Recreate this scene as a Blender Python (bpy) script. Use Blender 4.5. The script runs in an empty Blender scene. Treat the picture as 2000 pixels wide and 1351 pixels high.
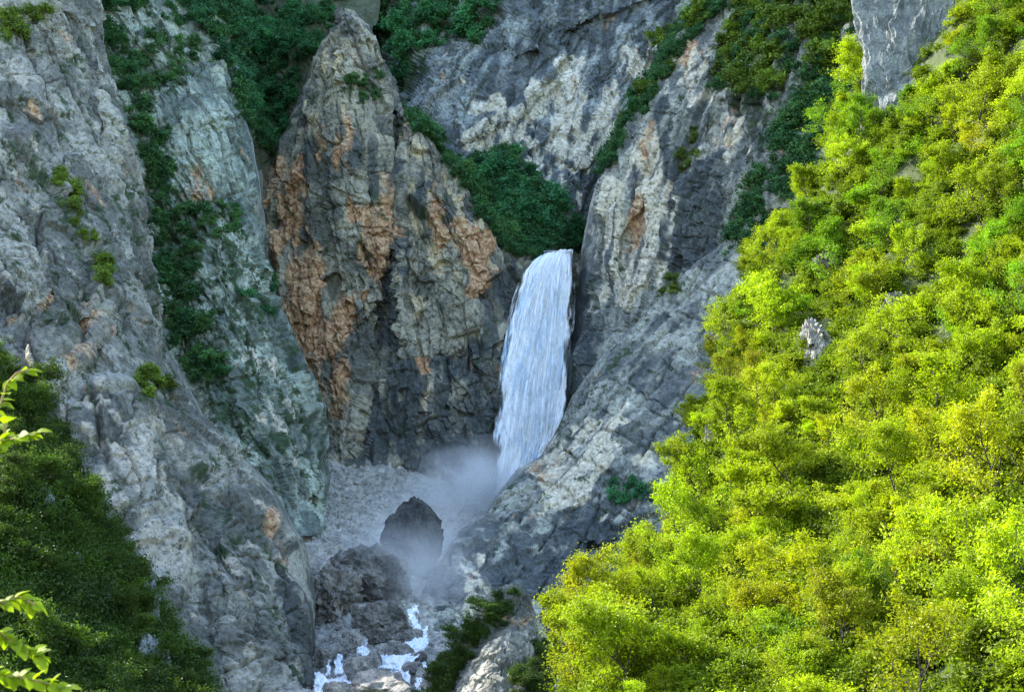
import bpy, math, random
import numpy as np

# ------------------------------------------------------------------ camera, world, sun, exposure
scene = bpy.context.scene
COL = scene.collection
F = 2946.0                    # focal length in pixels of the 2000 px wide photograph
PITCH = math.radians(13.0)
cam = bpy.data.cameras.new('camera')
cam.sensor_width = 36.0
cam.lens = 36.0 * F / 2000.0
cam.clip_start = 0.1
cam.clip_end = 6000.0
cam.dof.use_dof = True
cam.dof.focus_distance = 420.0
cam.dof.aperture_fstop = 10.0
cam_ob = bpy.data.objects.new('camera', cam)
cam_ob.rotation_euler = (math.pi / 2 + PITCH, 0, 0)
COL.objects.link(cam_ob)
scene.camera = cam_ob

SUN_EL, SUN_AZ = math.radians(36.0), math.radians(-66.0)     # azimuth clockwise from +Y
world = bpy.data.worlds.new('World')
scene.world = world
world.use_nodes = True
_nt = world.node_tree
_sky = _nt.nodes.new('ShaderNodeTexSky')
_sky.sky_type = 'NISHITA'
_sky.sun_disc = False
_sky.sun_elevation = SUN_EL
_sky.sun_rotation = SUN_AZ
_sky.air_density = 1.0
_sky.dust_density = 1.0
_sky.ozone_density = 0.8
_bg = _nt.nodes['Background']
_bg.inputs[1].default_value = 0.15
_nt.links.new(_sky.outputs[0], _bg.inputs[0])

sun = bpy.data.lights.new('sun', 'SUN')
sun.energy = 2.9
sun.angle = math.radians(0.5)
sun.color = (1.0, 0.94, 0.82)
sun_ob = bpy.data.objects.new('sun', sun)
_ts = (math.sin(SUN_AZ) * math.cos(SUN_EL), math.cos(SUN_AZ) * math.cos(SUN_EL), math.sin(SUN_EL))
from mathutils import Vector, Matrix, Euler
sun_ob.rotation_euler = Vector(_ts).to_track_quat('Z', 'Y').to_euler()
COL.objects.link(sun_ob)

vs = scene.view_settings
vs.view_transform = 'Standard'
vs.look = 'None'
vs.exposure = 2.5
vs.gamma = 1.0
scene.render.engine = 'CYCLES'
cy = scene.cycles
cy.max_bounces = 5
cy.diffuse_bounces = 3
cy.glossy_bounces = 1
cy.transmission_bounces = 3
cy.transparent_max_bounces = 12
cy.volume_bounces = 2
cy.caustics_reflective = False
cy.caustics_refractive = False
cy.use_denoising = True
cy.denoising_prefilter = 'NONE'

rng = np.random.default_rng(7)
random.seed(7)

# ------------------------------------------------------------------ geometry helpers
CP, SP = math.cos(PITCH), math.sin(PITCH)
def W(px, py, Y):
    """the place seen at pixel (px, py) of the photograph at the distance Y in metres"""
    dx = (np.asarray(px, float) - 1000.0) / F
    dz = (675.5 - np.asarray(py, float)) / F
    ry = CP - SP * dz
    t = np.asarray(Y, float) / ry
    return np.stack([dx * t, np.asarray(Y, float) + 0 * dx, (SP + CP * dz) * t], -1)

_perm = np.random.default_rng(11).permutation(256).astype(np.int32)
_perm = np.concatenate([_perm, _perm, _perm])
_grad = np.random.default_rng(12).normal(size=(256, 3)).astype(np.float32)
_grad /= np.linalg.norm(_grad, axis=1)[:, None]
_rnd = np.random.default_rng(13).random((256, 4)).astype(np.float32)

def perlin(p, seed=0):
    p = p.astype(np.float32) + np.float32(seed * 17.37)
    i = np.floor(p).astype(np.int32)
    f = p - i
    u = f * f * f * (f * (f * 6 - 15) + 10)
    out = 0
    ii = i & 255
    for dx in (0, 1):
        a = _perm[(ii[:, 0] + dx) & 255]
        wx = u[:, 0] if dx else 1 - u[:, 0]
        for dy in (0, 1):
            b = _perm[a + ((ii[:, 1] + dy) & 255)]
            wy = u[:, 1] if dy else 1 - u[:, 1]
            for dz in (0, 1):
                g = _grad[_perm[b + ((ii[:, 2] + dz) & 255)]]
                wz = u[:, 2] if dz else 1 - u[:, 2]
                d = (f[:, 0] - dx) * g[:, 0] + (f[:, 1] - dy) * g[:, 1] + (f[:, 2] - dz) * g[:, 2]
                out = out + d * wx * wy * wz
    return out * 1.6

def fbm(p, octaves=4, seed=0, gain=0.5):
    o = 0; a = 1.0
    for k in range(octaves):
        o = o + a * perlin(p * (2.03 ** k), seed + k)
        a *= gain
    return o

def ridged(p, octaves=3, seed=0):
    o = 0; a = 1.0
    for k in range(octaves):
        o = o + a * (1 - 2.2 * np.abs(perlin(p * (2.07 ** k), seed + k)))
        a *= 0.5
    return o / 1.6

def facets(p, seed=0):
    """angular blocks: every cell is a tilted plane of its own"""
    p = p.astype(np.float32) + np.float32(seed * 31.7)
    p = p - 0.5
    i = np.floor(p).astype(np.int32)
    f = p - i
    n = len(p)
    f1 = np.full(n, 9, np.float32)
    best = np.zeros(n, np.float32)
    tone = np.zeros(n, np.float32)
    for dx in (0, 1):
        a = _perm[(i[:, 0] + dx) & 255]
        for dy in (0, 1):
            b = _perm[a + ((i[:, 1] + dy) & 255)]
            for dz in (0, 1):
                h = _perm[b + ((i[:, 2] + dz) & 255)]
                r = _rnd[h]
                ex = dx + r[:, 0] * 0.8 - 0.4 - f[:, 0]; ey = dy + r[:, 1] * 0.8 - 0.4 - f[:, 1]; ez = dz + r[:, 2] * 0.8 - 0.4 - f[:, 2]
                d = ex * ex + ey * ey + ez * ez
                g = _grad[(h * 7 + 3) & 255]
                val = (r[:, 3] - 0.5) * 0.8 - 1.25 * (ex * g[:, 0] + ey * g[:, 1] + ez * g[:, 2])
                m = d < f1
                best = np.where(m, val, best)
                tone = np.where(m, r[:, 3], tone)
                f1 = np.where(m, d, f1)
    return best, tone

def inside(px, py, poly):
    """signed pixel distance to a polygon, positive inside"""
    poly = np.asarray(poly, float)
    ins = np.zeros(px.shape, bool)
    dist = np.full(px.shape, 1e9)
    n = len(poly)
    for k in range(n):
        x0, y0 = poly[k]; x1, y1 = poly[(k + 1) % n]
        if y0 != y1:
            c = ((y0 > py) != (y1 > py)) & (px < (x1 - x0) * (py - y0) / (y1 - y0) + x0)
            ins ^= c
        L = (x1 - x0) ** 2 + (y1 - y0) ** 2 + 1e-9
        t = np.clip(((px - x0) * (x1 - x0) + (py - y0) * (y1 - y0)) / L, 0, 1)
        dist = np.minimum(dist, np.hypot(px - x0 - t * (x1 - x0), py - y0 - t * (y1 - y0)))
    return np.where(ins, dist, -dist)

def sstep(a, b, x):
    t = np.clip((x - a) / (b - a), 0, 1)
    return t * t * (3 - 2 * t)

def mesh_from(name, verts, faces, mat=None, smooth=False):
    """faces: (n,3) or (n,4) int array"""
    verts = np.ascontiguousarray(verts, np.float32)
    faces = np.ascontiguousarray(faces, np.int32)
    me = bpy.data.meshes.new(name)
    n, k = faces.shape
    me.vertices.add(len(verts)); me.vertices.foreach_set('co', verts.ravel())
    me.loops.add(n * k); me.loops.foreach_set('vertex_index', faces.ravel())
    me.polygons.add(n)
    me.polygons.foreach_set('loop_start', np.arange(0, n * k, k, dtype=np.int32))
    me.polygons.foreach_set('use_smooth', np.full(n, smooth, bool))
    me.update(calc_edges=True)
    if mat: me.materials.append(mat)
    return me

def add_attr(me, name, vals):
    a = me.attributes.new(name, 'FLOAT', 'POINT')
    a.data.foreach_set('value', np.ascontiguousarray(vals, np.float32))

def link(name, data, parent=None, kind=None, label=None, category=None, group=None):
    o = bpy.data.objects.new(name, data)
    COL.objects.link(o)
    if parent: o.parent = parent
    if kind: o['kind'] = kind
    if label: o['label'] = label
    if category: o['category'] = category
    if group: o['group'] = group
    return o

# ------------------------------------------------------------------ materials
def new_mat(name):
    m = bpy.data.materials.new(name)
    m.use_nodes = True
    nt = m.node_tree
    for n in list(nt.nodes): nt.nodes.remove(n)
    out = nt.nodes.new('ShaderNodeOutputMaterial')
    return m, nt, out

class NB:
    """small node builder"""
    def __init__(s, nt): s.nt = nt
    def n(s, t, **kw):
        x = s.nt.nodes.new(t)
        for k, v in kw.items(): setattr(x, k, v)
        return x
    def l(s, a, b): s.nt.links.new(a, b)
    def val(s, sock, v):
        if hasattr(v, 'is_linked') or hasattr(v, 'node'): s.l(v, sock)
        else: sock.default_value = v
    def math(s, op, a, b=0.0, clamp=False):
        x = s.n('ShaderNodeMath', operation=op, use_clamp=clamp)
        s.val(x.inputs[0], a); s.val(x.inputs[1], b)
        return x.outputs[0]
    def mix(s, f, a, b, blend='MIX'):
        x = s.n('ShaderNodeMix', data_type='RGBA', blend_type=blend)
        s.val(x.inputs[0], f)
        for i, v in ((6, a), (7, b)):
            if isinstance(v, tuple): v = (*v, 1.0) if len(v) == 3 else v
            s.val(x.inputs[i], v)
        return x.outputs[2]
    def noise(s, vec, scale, detail=4, rough=0.55, dist=0.0):
        x = s.n('ShaderNodeTexNoise')
        s.l(vec, x.inputs['Vector'])
        x.inputs['Scale'].default_value = scale
        x.inputs['Detail'].default_value = detail
        x.inputs['Roughness'].default_value = rough
        x.inputs['Distortion'].default_value = dist
        return x.outputs[0]
    def ramp(s, v, a, b):
        x = s.n('ShaderNodeMapRange', interpolation_type='SMOOTHSTEP')
        s.l(v, x.inputs[0]); x.inputs[1].default_value = a; x.inputs[2].default_value = b
        return x.outputs[0]
    def scale(s, vec, sx, sy, sz, rot=(0, 0, 0)):
        x = s.n('ShaderNodeMapping')
        s.l(vec, x.inputs[0]); x.inputs['Scale'].default_value = (sx, sy, sz); x.inputs['Rotation'].default_value = rot
        return x.outputs[0]
    def attr(s, name):
        x = s.n('ShaderNodeAttribute', attribute_name=name)
        return x.outputs['Fac']

def rock_mat(name, light=(0.40, 0.40, 0.37), mid=(0.24, 0.245, 0.24), dark=(0.085, 0.09, 0.095),
             pale=(0.62, 0.56, 0.47), orange=(0.42, 0.20, 0.10), k=1.0, attrs=True, stain=0.35, bump=0.8):
    """limestone: on the cliffs the colour fields (dark stains and shade painted into recesses, pale streaks, iron, moss) are carried by the mesh"""
    m, nt, out = new_mat(name)
    b = NB(nt)
    pos = b.n('ShaderNodeNewGeometry').outputs['Position']
    fine = b.noise(pos, 0.5 * k, 5, 0.7)
    if attrs:
        c = b.mix(b.attr('tone'), mid, light)
        c = b.mix(b.attr('dark'), c, dark)
        c = b.mix(b.attr('pale'), c, pale)
        c = b.mix(b.attr('orange'), c, b.mix(b.ramp(fine, 0.35, 0.65), orange, (0.52, 0.37, 0.22)))
        c = b.mix(b.attr('green'), c, (0.04, 0.07, 0.03))
    else:
        c = b.mix(b.ramp(b.noise(pos, 0.06 * k, 4, 0.6, 0.4), 0.36, 0.62), mid, light)
        st = b.noise(b.scale(pos, 0.11 * k, 0.11 * k, 0.02 * k), 1.0, 4, 0.6, 0.3)
        c = b.mix(b.math('MULTIPLY', b.ramp(st, 0.5, 0.62), stain), c, dark)
    c = b.mix(b.math('MULTIPLY', b.ramp(fine, 0.45, 0.33), 0.75), c, dark)            # lichen specks in the bump's hollows, strengthened as painted fine shade
    c = b.mix(1.0, c, b.mix(b.ramp(fine, 0.42, 0.66), (0.8, 0.8, 0.8), (1.3, 1.3, 1.28)), 'MULTIPLY')
    bs = b.n('ShaderNodeBsdfPrincipled')
    b.l(c, bs.inputs['Base Color'])
    bs.inputs['Roughness'].default_value = 0.85
    bs.inputs['Specular IOR Level'].default_value = 0.2
    bp = b.n('ShaderNodeBump')
    bp.inputs['Strength'].default_value = bump; bp.inputs['Distance'].default_value = 1.6 / k
    b.l(fine, bp.inputs['Height']); b.l(bp.outputs[0], bs.inputs['Normal'])
    b.l(bs.outputs[0], out.inputs[0])
    return m

def leaf_mat(name, base, trans=0.45, vary=0.35, tint=True, noise=0.5):
    """foliage; every tree carries its own hue in the object's colour"""
    m, nt, out = new_mat(name)
    b = NB(nt)
    pos = b.n('ShaderNodeNewGeometry').outputs['Position']
    oi = b.n('ShaderNodeObjectInfo')
    c = b.mix(1.0, (*base, 1.0), oi.outputs['Color'], 'MULTIPLY') if tint else b.mix(0.0, base, base)
    n1 = b.noise(pos, noise, 3)
    c = b.mix(1.0, c, b.mix(b.ramp(n1, 0.3, 0.7), (1 - vary, 1 - vary * 0.85, 1 - vary * 0.5), (1 + vary * 0.9, 1 + vary, 1 + vary * 0.4)), 'MULTIPLY')
    d = b.n('ShaderNodeBsdfPrincipled'); b.l(c, d.inputs['Base Color'])
    d.inputs['Roughness'].default_value = 0.55; d.inputs['Specular IOR Level'].default_value = 0.3
    t = b.n('ShaderNodeBsdfTranslucent')
    tc = b.mix(1.0, c, (1.02, 1.15, 0.5), 'MULTIPLY')
    b.l(tc, t.inputs['Color'])
    mx = b.n('ShaderNodeMixShader'); mx.inputs[0].default_value = trans
    b.l(d.outputs[0], mx.inputs[1]); b.l(t.outputs[0], mx.inputs[2])
    b.l(mx.outputs[0], out.inputs[0])
    return m

def plain_mat(name, c0, c1, scale=0.5, rough=0.9, bump=0.4, dist=0.3):
    m, nt, out = new_mat(name)
    b = NB(nt)
    pos = b.n('ShaderNodeNewGeometry').outputs['Position']
    n1 = b.noise(pos, scale, 6, 0.65)
    bs = b.n('ShaderNodeBsdfPrincipled')
    b.l(b.mix(b.ramp(n1, 0.3, 0.7), c0, c1), bs.inputs['Base Color'])
    bs.inputs['Roughness'].default_value = rough
    bp = b.n('ShaderNodeBump'); bp.inputs['Strength'].default_value = bump; bp.inputs['Distance'].default_value = dist
    b.l(b.noise(pos, scale * 5, 5, 0.7), bp.inputs['Height']); b.l(bp.outputs[0], bs.inputs['Normal'])
    b.l(bs.outputs[0], out.inputs[0])
    return m

M_BACK = rock_mat('rock_back_wall', light=(0.30, 0.335, 0.325), mid=(0.118, 0.138, 0.145), dark=(0.065, 0.078, 0.085), pale=(0.64, 0.60, 0.49))
M_CENTRE = rock_mat('rock_centre', light=(0.345, 0.325, 0.25), mid=(0.128, 0.130, 0.110), dark=(0.065, 0.075, 0.078), pale=(0.54, 0.45, 0.29), orange=(0.46, 0.20, 0.09))
M_RIGHT = rock_mat('rock_right', light=(0.36, 0.365, 0.31), mid=(0.130, 0.142, 0.135), dark=(0.062, 0.075, 0.080), pale=(0.65, 0.585, 0.45))
M_LEFT = rock_mat('rock_left', light=(0.37, 0.42, 0.36), mid=(0.14, 0.172, 0.153), dark=(0.065, 0.085, 0.08))
M_NEAR = rock_mat('rock_near', light=(0.345, 0.335, 0.285), mid=(0.138, 0.139, 0.121), dark=(0.062, 0.068, 0.063), pale=(0.47, 0.425, 0.35), k=1.3)
M_SCREE = plain_mat('scree', (0.18, 0.178, 0.16), (0.45, 0.44, 0.385), 0.30, bump=0.8, dist=0.6)
M_SOIL = plain_mat('hillside_soil', (0.015, 0.028, 0.003), (0.045, 0.065, 0.010), 0.22)
M_SOILS = plain_mat('shaded_soil', (0.035, 0.05, 0.02), (0.10, 0.11, 0.07), 0.22)
M_GROUND = plain_mat('valley_ground', (0.07, 0.10, 0.03), (0.14, 0.15, 0.07), 0.05)
M_MOUNT = plain_mat('mountain', (0.05, 0.08, 0.035), (0.24, 0.24, 0.22), 0.012)
M_BOULDER = rock_mat('boulder_rock', attrs=False, k=4.0, stain=0.5, light=(0.34, 0.315, 0.275), mid=(0.155, 0.145, 0.13), bump=0.7)
M_DARKROCK = rock_mat('wet_rock', attrs=False, k=2.0, stain=0.6, light=(0.085, 0.085, 0.08), mid=(0.045, 0.046, 0.046), dark=(0.022, 0.023, 0.025))
M_MOUND = rock_mat('ravine_rock', attrs=False, k=2.0, stain=0.5, light=(0.25, 0.235, 0.21), mid=(0.125, 0.118, 0.108), dark=(0.05, 0.05, 0.05), bump=1.0)
M_CRAG = rock_mat('crag_rock', attrs=False, k=3.0, stain=0.4, light=(0.23, 0.25, 0.24), mid=(0.11, 0.125, 0.12), bump=1.2)
M_WHITEROCK = rock_mat('pale_outcrop', attrs=False, k=3.5, stain=0.4, light=(0.34, 0.32, 0.28), mid=(0.19, 0.18, 0.16))
M_PALE = rock_mat('pale_limestone', attrs=False, k=3.5, stain=0.3, light=(0.27, 0.29, 0.29), mid=(0.13, 0.145, 0.145))
M_BARK = plain_mat('bark', (0.028, 0.022, 0.016), (0.075, 0.06, 0.045), 3.0)
M_TWIG = plain_mat('twig_bark', (0.20, 0.13, 0.05), (0.32, 0.22, 0.09), 30.0, dist=0.002)
M_LEAF = leaf_mat('spring_leaves', (1.0, 1.0, 1.0))
M_LEAFD = leaf_mat('shade_leaves', (1.0, 1.0, 1.0), trans=0.3)
M_SHRUB = leaf_mat('cliff_leaves', (1.0, 1.0, 1.0), trans=0.3, noise=0.15)
M_NEARLEAF = leaf_mat('near_leaves', (0.235, 0.295, 0.008), trans=0.55, tint=False, vary=0.35, noise=14.0)

# ------------------------------------------------------------------ terrain sheets
def col(pts, R):
    p = np.asarray(pts, float)
    L = np.concatenate([[0], np.cumsum(np.hypot(*(p[1:, :2] - p[:-1, :2]).T) + 1e-6)])
    t = np.linspace(0, L[-1], R)
    return np.stack([np.interp(t, L, p[:, k]) for k in range(3)], -1)

def blur(a, n, axis):
    if n < 2: return a
    k = np.hanning(2 * n + 1)[1:-1]; k /= k.sum()
    r = len(k) // 2
    pad = [(0, 0)] * a.ndim; pad[axis] = (r, r)
    ap = np.pad(a, pad, mode='reflect', reflect_type='odd')
    out = 0
    for i, w in enumerate(k):
        sl = [slice(None)] * a.ndim; sl[axis] = slice(i, i + a.shape[axis])
        out = out + w * ap[tuple(sl)]
    return out

SHEETS = {}
def sheet(name, cols, R, mat, step=2.3, wrap_top=0, wrap_left=0, wrap_right=0, wrap_bottom=0, feats=(), masks={}, disp=None, blur_n=10, top_py=6, weather=None):
    """a rock face or slope: columns of (pixel x, pixel y, distance) resampled, smoothed, shaped by features, set in the world and broken up"""
    C = [col(c, R) for c in cols]
    if wrap_left: c = C[0].copy(); c[:, 0] += 8; c[:, 2] += wrap_left; C.insert(0, c)
    if wrap_right: c = C[-1].copy(); c[:, 0] -= 8; c[:, 2] += wrap_right; C.append(c)
    G = np.stack(C, 1)
    if wrap_top: r = G[0].copy(); r[:, 1] += top_py; r[:, 2] += wrap_top; G = np.concatenate([r[None], G])
    if wrap_bottom: r = G[-1].copy(); r[:, 2] += wrap_bottom; G = np.concatenate([G, r[None]])
    P = W(G[..., 0], G[..., 1], G[..., 2])
    def dens(G, P, axis):
        d = np.diff(G, axis=axis); d3 = np.linalg.norm(np.diff(P, axis=axis), axis=-1)
        px = np.hypot(d[..., 0], d[..., 1])
        px = np.maximum(px, np.minimum(0.35 * d3 * F / 550.0, 70))
        mid = (np.take(G, range(1, G.shape[axis]), axis) + np.take(G, range(G.shape[axis] - 1), axis)) / 2
        off = (mid[..., 0] < -40) | (mid[..., 0] > 2040) | (mid[..., 1] < -30) | (mid[..., 1] > 1385)
        px = np.where(off, px * 0.12, px)
        n = np.maximum(2, np.ceil(px.mean(axis=1 - axis) * 0.6 / step + px.max(axis=1 - axis) * 0.4 / step)).astype(int)
        t = [np.arange(n[i]) / n[i] + i for i in range(len(n))]
        return np.concatenate(t + [[len(n)]])
    tr, tc = dens(G, P, 0), dens(G, P, 1)
    def interp(A, t, axis):
        i = np.minimum(t.astype(int), A.shape[axis] - 2); f = t - i
        sh = [1] * A.ndim; sh[axis] = -1
        f = f.reshape(sh)
        return np.take(A, i, axis) * (1 - f) + np.take(A, i + 1, axis) * f
    D = interp(interp(G, tr, 0), tc, 1)
    D = blur(blur(D, blur_n, 0), blur_n, 1)
    px, py, Y = D[..., 0].copy(), D[..., 1].copy(), D[..., 2].copy()
    sh = px.shape
    jit = fbm(np.stack([px.ravel() / 60, py.ravel() / 60, np.zeros(px.size)], -1), 4, 50).reshape(sh)
    jit2 = fbm(np.stack([px.ravel() / 60, py.ravel() / 60, np.ones(px.size) * 9], -1), 4, 57).reshape(sh)
    jx, jy = px + 12 * jit, py + 12 * jit2
    for poly, dY, soft in feats:
        Y += dY * sstep(-soft * 0.5, soft * 0.5, inside(jx, jy, poly))
    P = W(px, py, Y)
    du = np.gradient(blur(blur(P, 4, 0), 4, 1), axis=0); dv = np.gradient(blur(blur(P, 4, 0), 4, 1), axis=1)
    N = np.cross(du, dv); N /= np.linalg.norm(N, axis=-1)[..., None] + 1e-9
    s = np.sign((N * P).sum(-1).mean())
    N = -N * s                                                     # towards the valley
    Pf = P.reshape(-1, 3); Nf = N.reshape(-1, 3)
    if disp is not None:
        spc = np.maximum(np.linalg.norm(np.gradient(P, axis=0), axis=-1), np.linalg.norm(np.gradient(P, axis=1), axis=-1)).ravel()
        d = disp(Pf, spc)
        d = d - d.mean()
        Pf = Pf + Nf * d[:, None]
        for _ in range(3):                                             # faces seen edge-on are stretched: keep them even
            G3 = Pf.reshape(*sh, 3)
            unit = np.maximum(G3[..., 1], 50) / F * step
            st = np.maximum(np.linalg.norm(np.gradient(G3, axis=0), axis=-1), np.linalg.norm(np.gradient(G3, axis=1), axis=-1)) / unit
            w = blur(blur(sstep(3.5, 7.0, st), 4, 0), 4, 1)[..., None].clip(0, 1)
            Pf = (G3 * (1 - w) + w * blur(blur(G3, 4, 0), 4, 1)).reshape(-1, 3)
    nr, nc = sh
    idx = np.arange(nr * nc).reshape(sh)
    fa = np.stack([idx[:-1, :-1], idx[:-1, 1:], idx[1:, 1:], idx[1:, :-1]], -1).reshape(-1, 4)
    if s > 0: fa = fa[:, ::-1]
    me = mesh_from(name, Pf, fa, mat)
    if weather is not None:
        tilt, streak, stain, seed = weather
        kx, ky = px + 26 * jit, py + 26 * jit2
        mk = {}
        for key in ('orange', 'pale', 'dark', 'green'):
            v = np.zeros(sh)
            for poly, w, soft in masks.get(key, ()):
                v = np.maximum(v, w * sstep(-soft, soft, inside(kx, ky, poly)))
            for poly, w, soft in masks.get('no_' + key, ()):
                v = v - w * sstep(-soft, soft, inside(kx, ky, poly))
            mk[key] = v.ravel()
        B = P.reshape(-1, 3)
        Q = rot_yz(B, tilt)
        def field(n, mask, A, T, w): return sstep(-w, w, n + A * mask - T)
        add_attr(me, 'tone', sstep(-0.5, 0.6, 0.85 * fbm(B / 26, 5, seed, 0.65) + 0.9 * (facets((Q + 1.5) * np.array([1, 1, 0.5]) / 7.0, seed + 3)[1] - 0.5)))
        st = fbm(Q * np.array([1, 1, streak]) / 7.0, 4, seed + 20, 0.45)
        add_attr(me, 'dark', 0.85 * field(st, mk['dark'] + stain, 1.3, 0.98, 0.2))
        st = fbm(Q * np.array([1, 1, streak * 1.3]) / 5.5, 4, seed + 30, 0.45)
        add_attr(me, 'pale', 0.9 * field(st, mk['pale'], 1.3, 0.86, 0.18))
        st = fbm(Q * np.array([1, 1, 0.25]) / 9.0, 5, seed + 40, 0.65)
        add_attr(me, 'orange', 0.85 * field(st, mk['orange'], 1.35, 1.08, 0.35))
        st = fbm(Q * np.array([1, 1, 0.6]) / 5.0, 5, seed + 50, 0.75)
        add_attr(me, 'green', 0.9 * field(st, mk['green'], 1.3, 0.9, 0.15))
    o = link(name, me, kind='structure')
    SHEETS[name] = dict(P=Pf.reshape(*sh, 3), N=N, px=px, py=py, ob=o)
    return o

def rot_yz(p, a):
    """turn in the picture plane (x, z) so that bedding can dip"""
    c, s = math.cos(a), math.sin(a)
    return np.stack([p[:, 0] * c + p[:, 2] * s, p[:, 1], -p[:, 0] * s + p[:, 2] * c], -1)

def crag(seed, big=6.0, block=3.2, small=1.3, flute=2.0, tilt=0.0, bed=1.2, sz=1.0, stretch=0.5, rough=1.0, crack=1.6, rs=1.0):
    """broken limestone: leaning blocks of three sizes, flutes, bedding, open joints; detail finer than the mesh is left out"""
    def f(P, sp):
        def fade(lam): return sstep(lam * 0.75, lam * 0.28, sp)
        wob = np.stack([fbm(P / 24, 4, seed + 60), fbm(P / 24, 4, seed + 64), fbm(P / 24, 4, seed + 68)], -1) * 1.7
        q = rot_yz(P + wob, tilt)
        calm = np.clip(0.85 + 1.3 * perlin(P / 35, seed + 90), 0.2, 1.7)
        d = big * fbm(P / (60 * sz), 3, seed)
        d = d + block * 1.9 * facets(q * np.array([1, 1, stretch * 0.6]) / (32 * sz), seed)[0] * fade(26)
        d = d + block * 0.75 * facets(q * np.array([1, 1, stretch * 0.7]) / (12 * sz), seed + 2)[0] * fade(11)
        d = d + small * facets(q * np.array([1, 1, stretch * 1.2]) / (4.8 * sz), seed + 3)[0] * fade(4.5) * calm
        d = d + flute * ridged(q * np.array([1, 1, 0.10]) / (14 * sz), 2, seed + 5) * fade(8)
        d = d + bed * ridged(q * np.array([0.2, 0.2, 1]) / (10 * sz), 3, seed + 8) * fade(6)
        d = d + rough * 0.8 * calm * (ridged(q * np.array([1, 1, 0.6]) / (4.5 * rs), 3, seed + 12) + fbm(P / (2.2 * rs), 2, seed + 16) * 0.5) * fade(3.2 * rs)
        u = q[:, 0] / (11 * sz) + 0.45 * fbm(P / 48, 2, seed + 71); b2 = q[:, 2] / (15 * sz) + 0.4 * fbm(P / 52, 2, seed + 74)
        m1 = sstep(-0.25, 0.2, perlin(P / 30, seed + 77)); m2 = sstep(-0.2, 0.25, perlin(P / 30, seed + 79))
        d = d + block * 1.0 * (_rnd[np.floor(u).astype(int) & 255, 0] - 0.5) * m1 * fade(9) + bed * 1.3 * (_rnd[np.floor(b2).astype(int) & 255, 1] - 0.5) * m2 * fade(9)
        e1 = np.minimum(u - np.floor(u), np.ceil(u) - u); e2 = np.minimum(b2 - np.floor(b2), np.ceil(b2) - b2)
        d = d - crack * (1.3 * m1 * np.clip(1 - e1 / 0.07, 0, 1) + 0.9 * m2 * np.clip(1 - e2 / 0.05, 0, 1)) * fade(3.5)
        c1 = np.abs(perlin(q * np.array([1, 1, 0.13]) / (13 * sz), seed + 33)); c2 = np.abs(perlin(q * np.array([0.4, 0.4, 1]) / (13 * sz), seed + 35))
        d = d - crack * (0.8 * np.clip(1 - c1 / 0.07, 0, 1) + 0.5 * np.clip(1 - c2 / 0.07, 0, 1)) * fade(3.5)
        return d
    return f

# --- the high grey wall at the back, above the fall
sheet('cliff_back', [
    [(600, -260, 960), (610, 0, 900), (640, 200, 860), (660, 330, 830), (660, 600, 790)],
    [(740, -260, 900), (745, 0, 850), (755, 130, 830), (770, 230, 800), (800, 600, 760)],
    [(830, -260, 860), (830, 0, 815), (830, 150, 785), (840, 260, 765), (860, 600, 735)],
    [(920, -260, 850), (920, 0, 805), (920, 200, 775), (930, 310, 755), (940, 420, 725), (950, 600, 715)],
    [(1010, -260, 845), (1010, 0, 795), (1010, 200, 772), (1000, 320, 750), (1010, 440, 712), (1010, 600, 705)],
    [(1080, -260, 840), (1080, 0, 790), (1080, 200, 768), (1080, 340, 752), (1080, 430, 722), (1080, 600, 712)],
    [(1130, -260, 840), (1130, 0, 785), (1130, 250, 760), (1130, 420, 745), (1130, 600, 735)],
    [(1220, -260, 835), (1220, 0, 780), (1220, 250, 752), (1220, 600, 735)],
    [(1320, -260, 825), (1320, 0, 770), (1320, 250, 745), (1320, 600, 735)],
    [(1450, -260, 815), (1450, 0, 765), (1450, 250, 745), (1450, 600, 735)]], 10, M_BACK,
    feats=[([(790, 180), (870, 90), (930, 60), (985, 0), (1000, -300), (700, -300), (700, 200)], 7.0, 18),
           ([(985, 0), (1050, 40), (1060, 100), (1000, 110), (975, 60)], -4.8, 12),
           ([(900, 285), (1000, 240), (1065, 165), (1110, 105), (1100, 60), (1200, 20), (1400, -40), (1400, -300), (990, -300), (985, 40), (920, 120), (880, 210)], -5.4, 14),
           ([(1095, 310), (1160, 215), (1225, 120), (1290, 60), (1330, 90), (1250, 190), (1200, 300), (1110, 330)], -3.0, 8),
           ([(1090, 140), (1115, 110), (1125, 240), (1105, 270)], -1.8, 6)],
    masks=dict(pale=[([(900, 220), (1010, 190), (1090, 140), (1130, 90), (1150, 260), (1090, 330), (910, 310), (880, 270)], 0.75, 14),
                     ([(1100, 320), (1230, 110), (1290, 70), (1250, 250), (1160, 340)], 0.8, 10),
                     ([(1090, 100), (1150, 100), (1140, 270), (1085, 260)], 0.9, 8), ([(1060, 300), (1140, 300), (1130, 440), (1080, 420)], 0.6, 14)],
               dark=[([(1000, 280), (1110, 270), (1120, 340), (1000, 330)], 0.9, 12), ([(1140, 300), (1240, 120), (1330, 60), (1330, 300), (1150, 420)], 0.5, 20),
                     ([(985, -50), (1400, -50), (1300, 60), (1100, 110), (1010, 190), (930, 230), (950, 100)], 0.25, 25)],
               no_pale=[([(985, -50), (1400, -50), (1300, 60), (1100, 90), (1010, 150), (950, 100)], 0.4, 25)],
               green=[([(700, -100), (990, -100), (960, 40), (900, 60), (800, 160), (790, 230), (740, 200)], 0.8, 15)]),
    weather=(-0.1, 0.07, 0.45, 101), disp=crag(1, big=4, block=2.4, small=0.9, flute=1.6, bed=0.8, tilt=-0.5, stretch=0.7))

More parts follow.
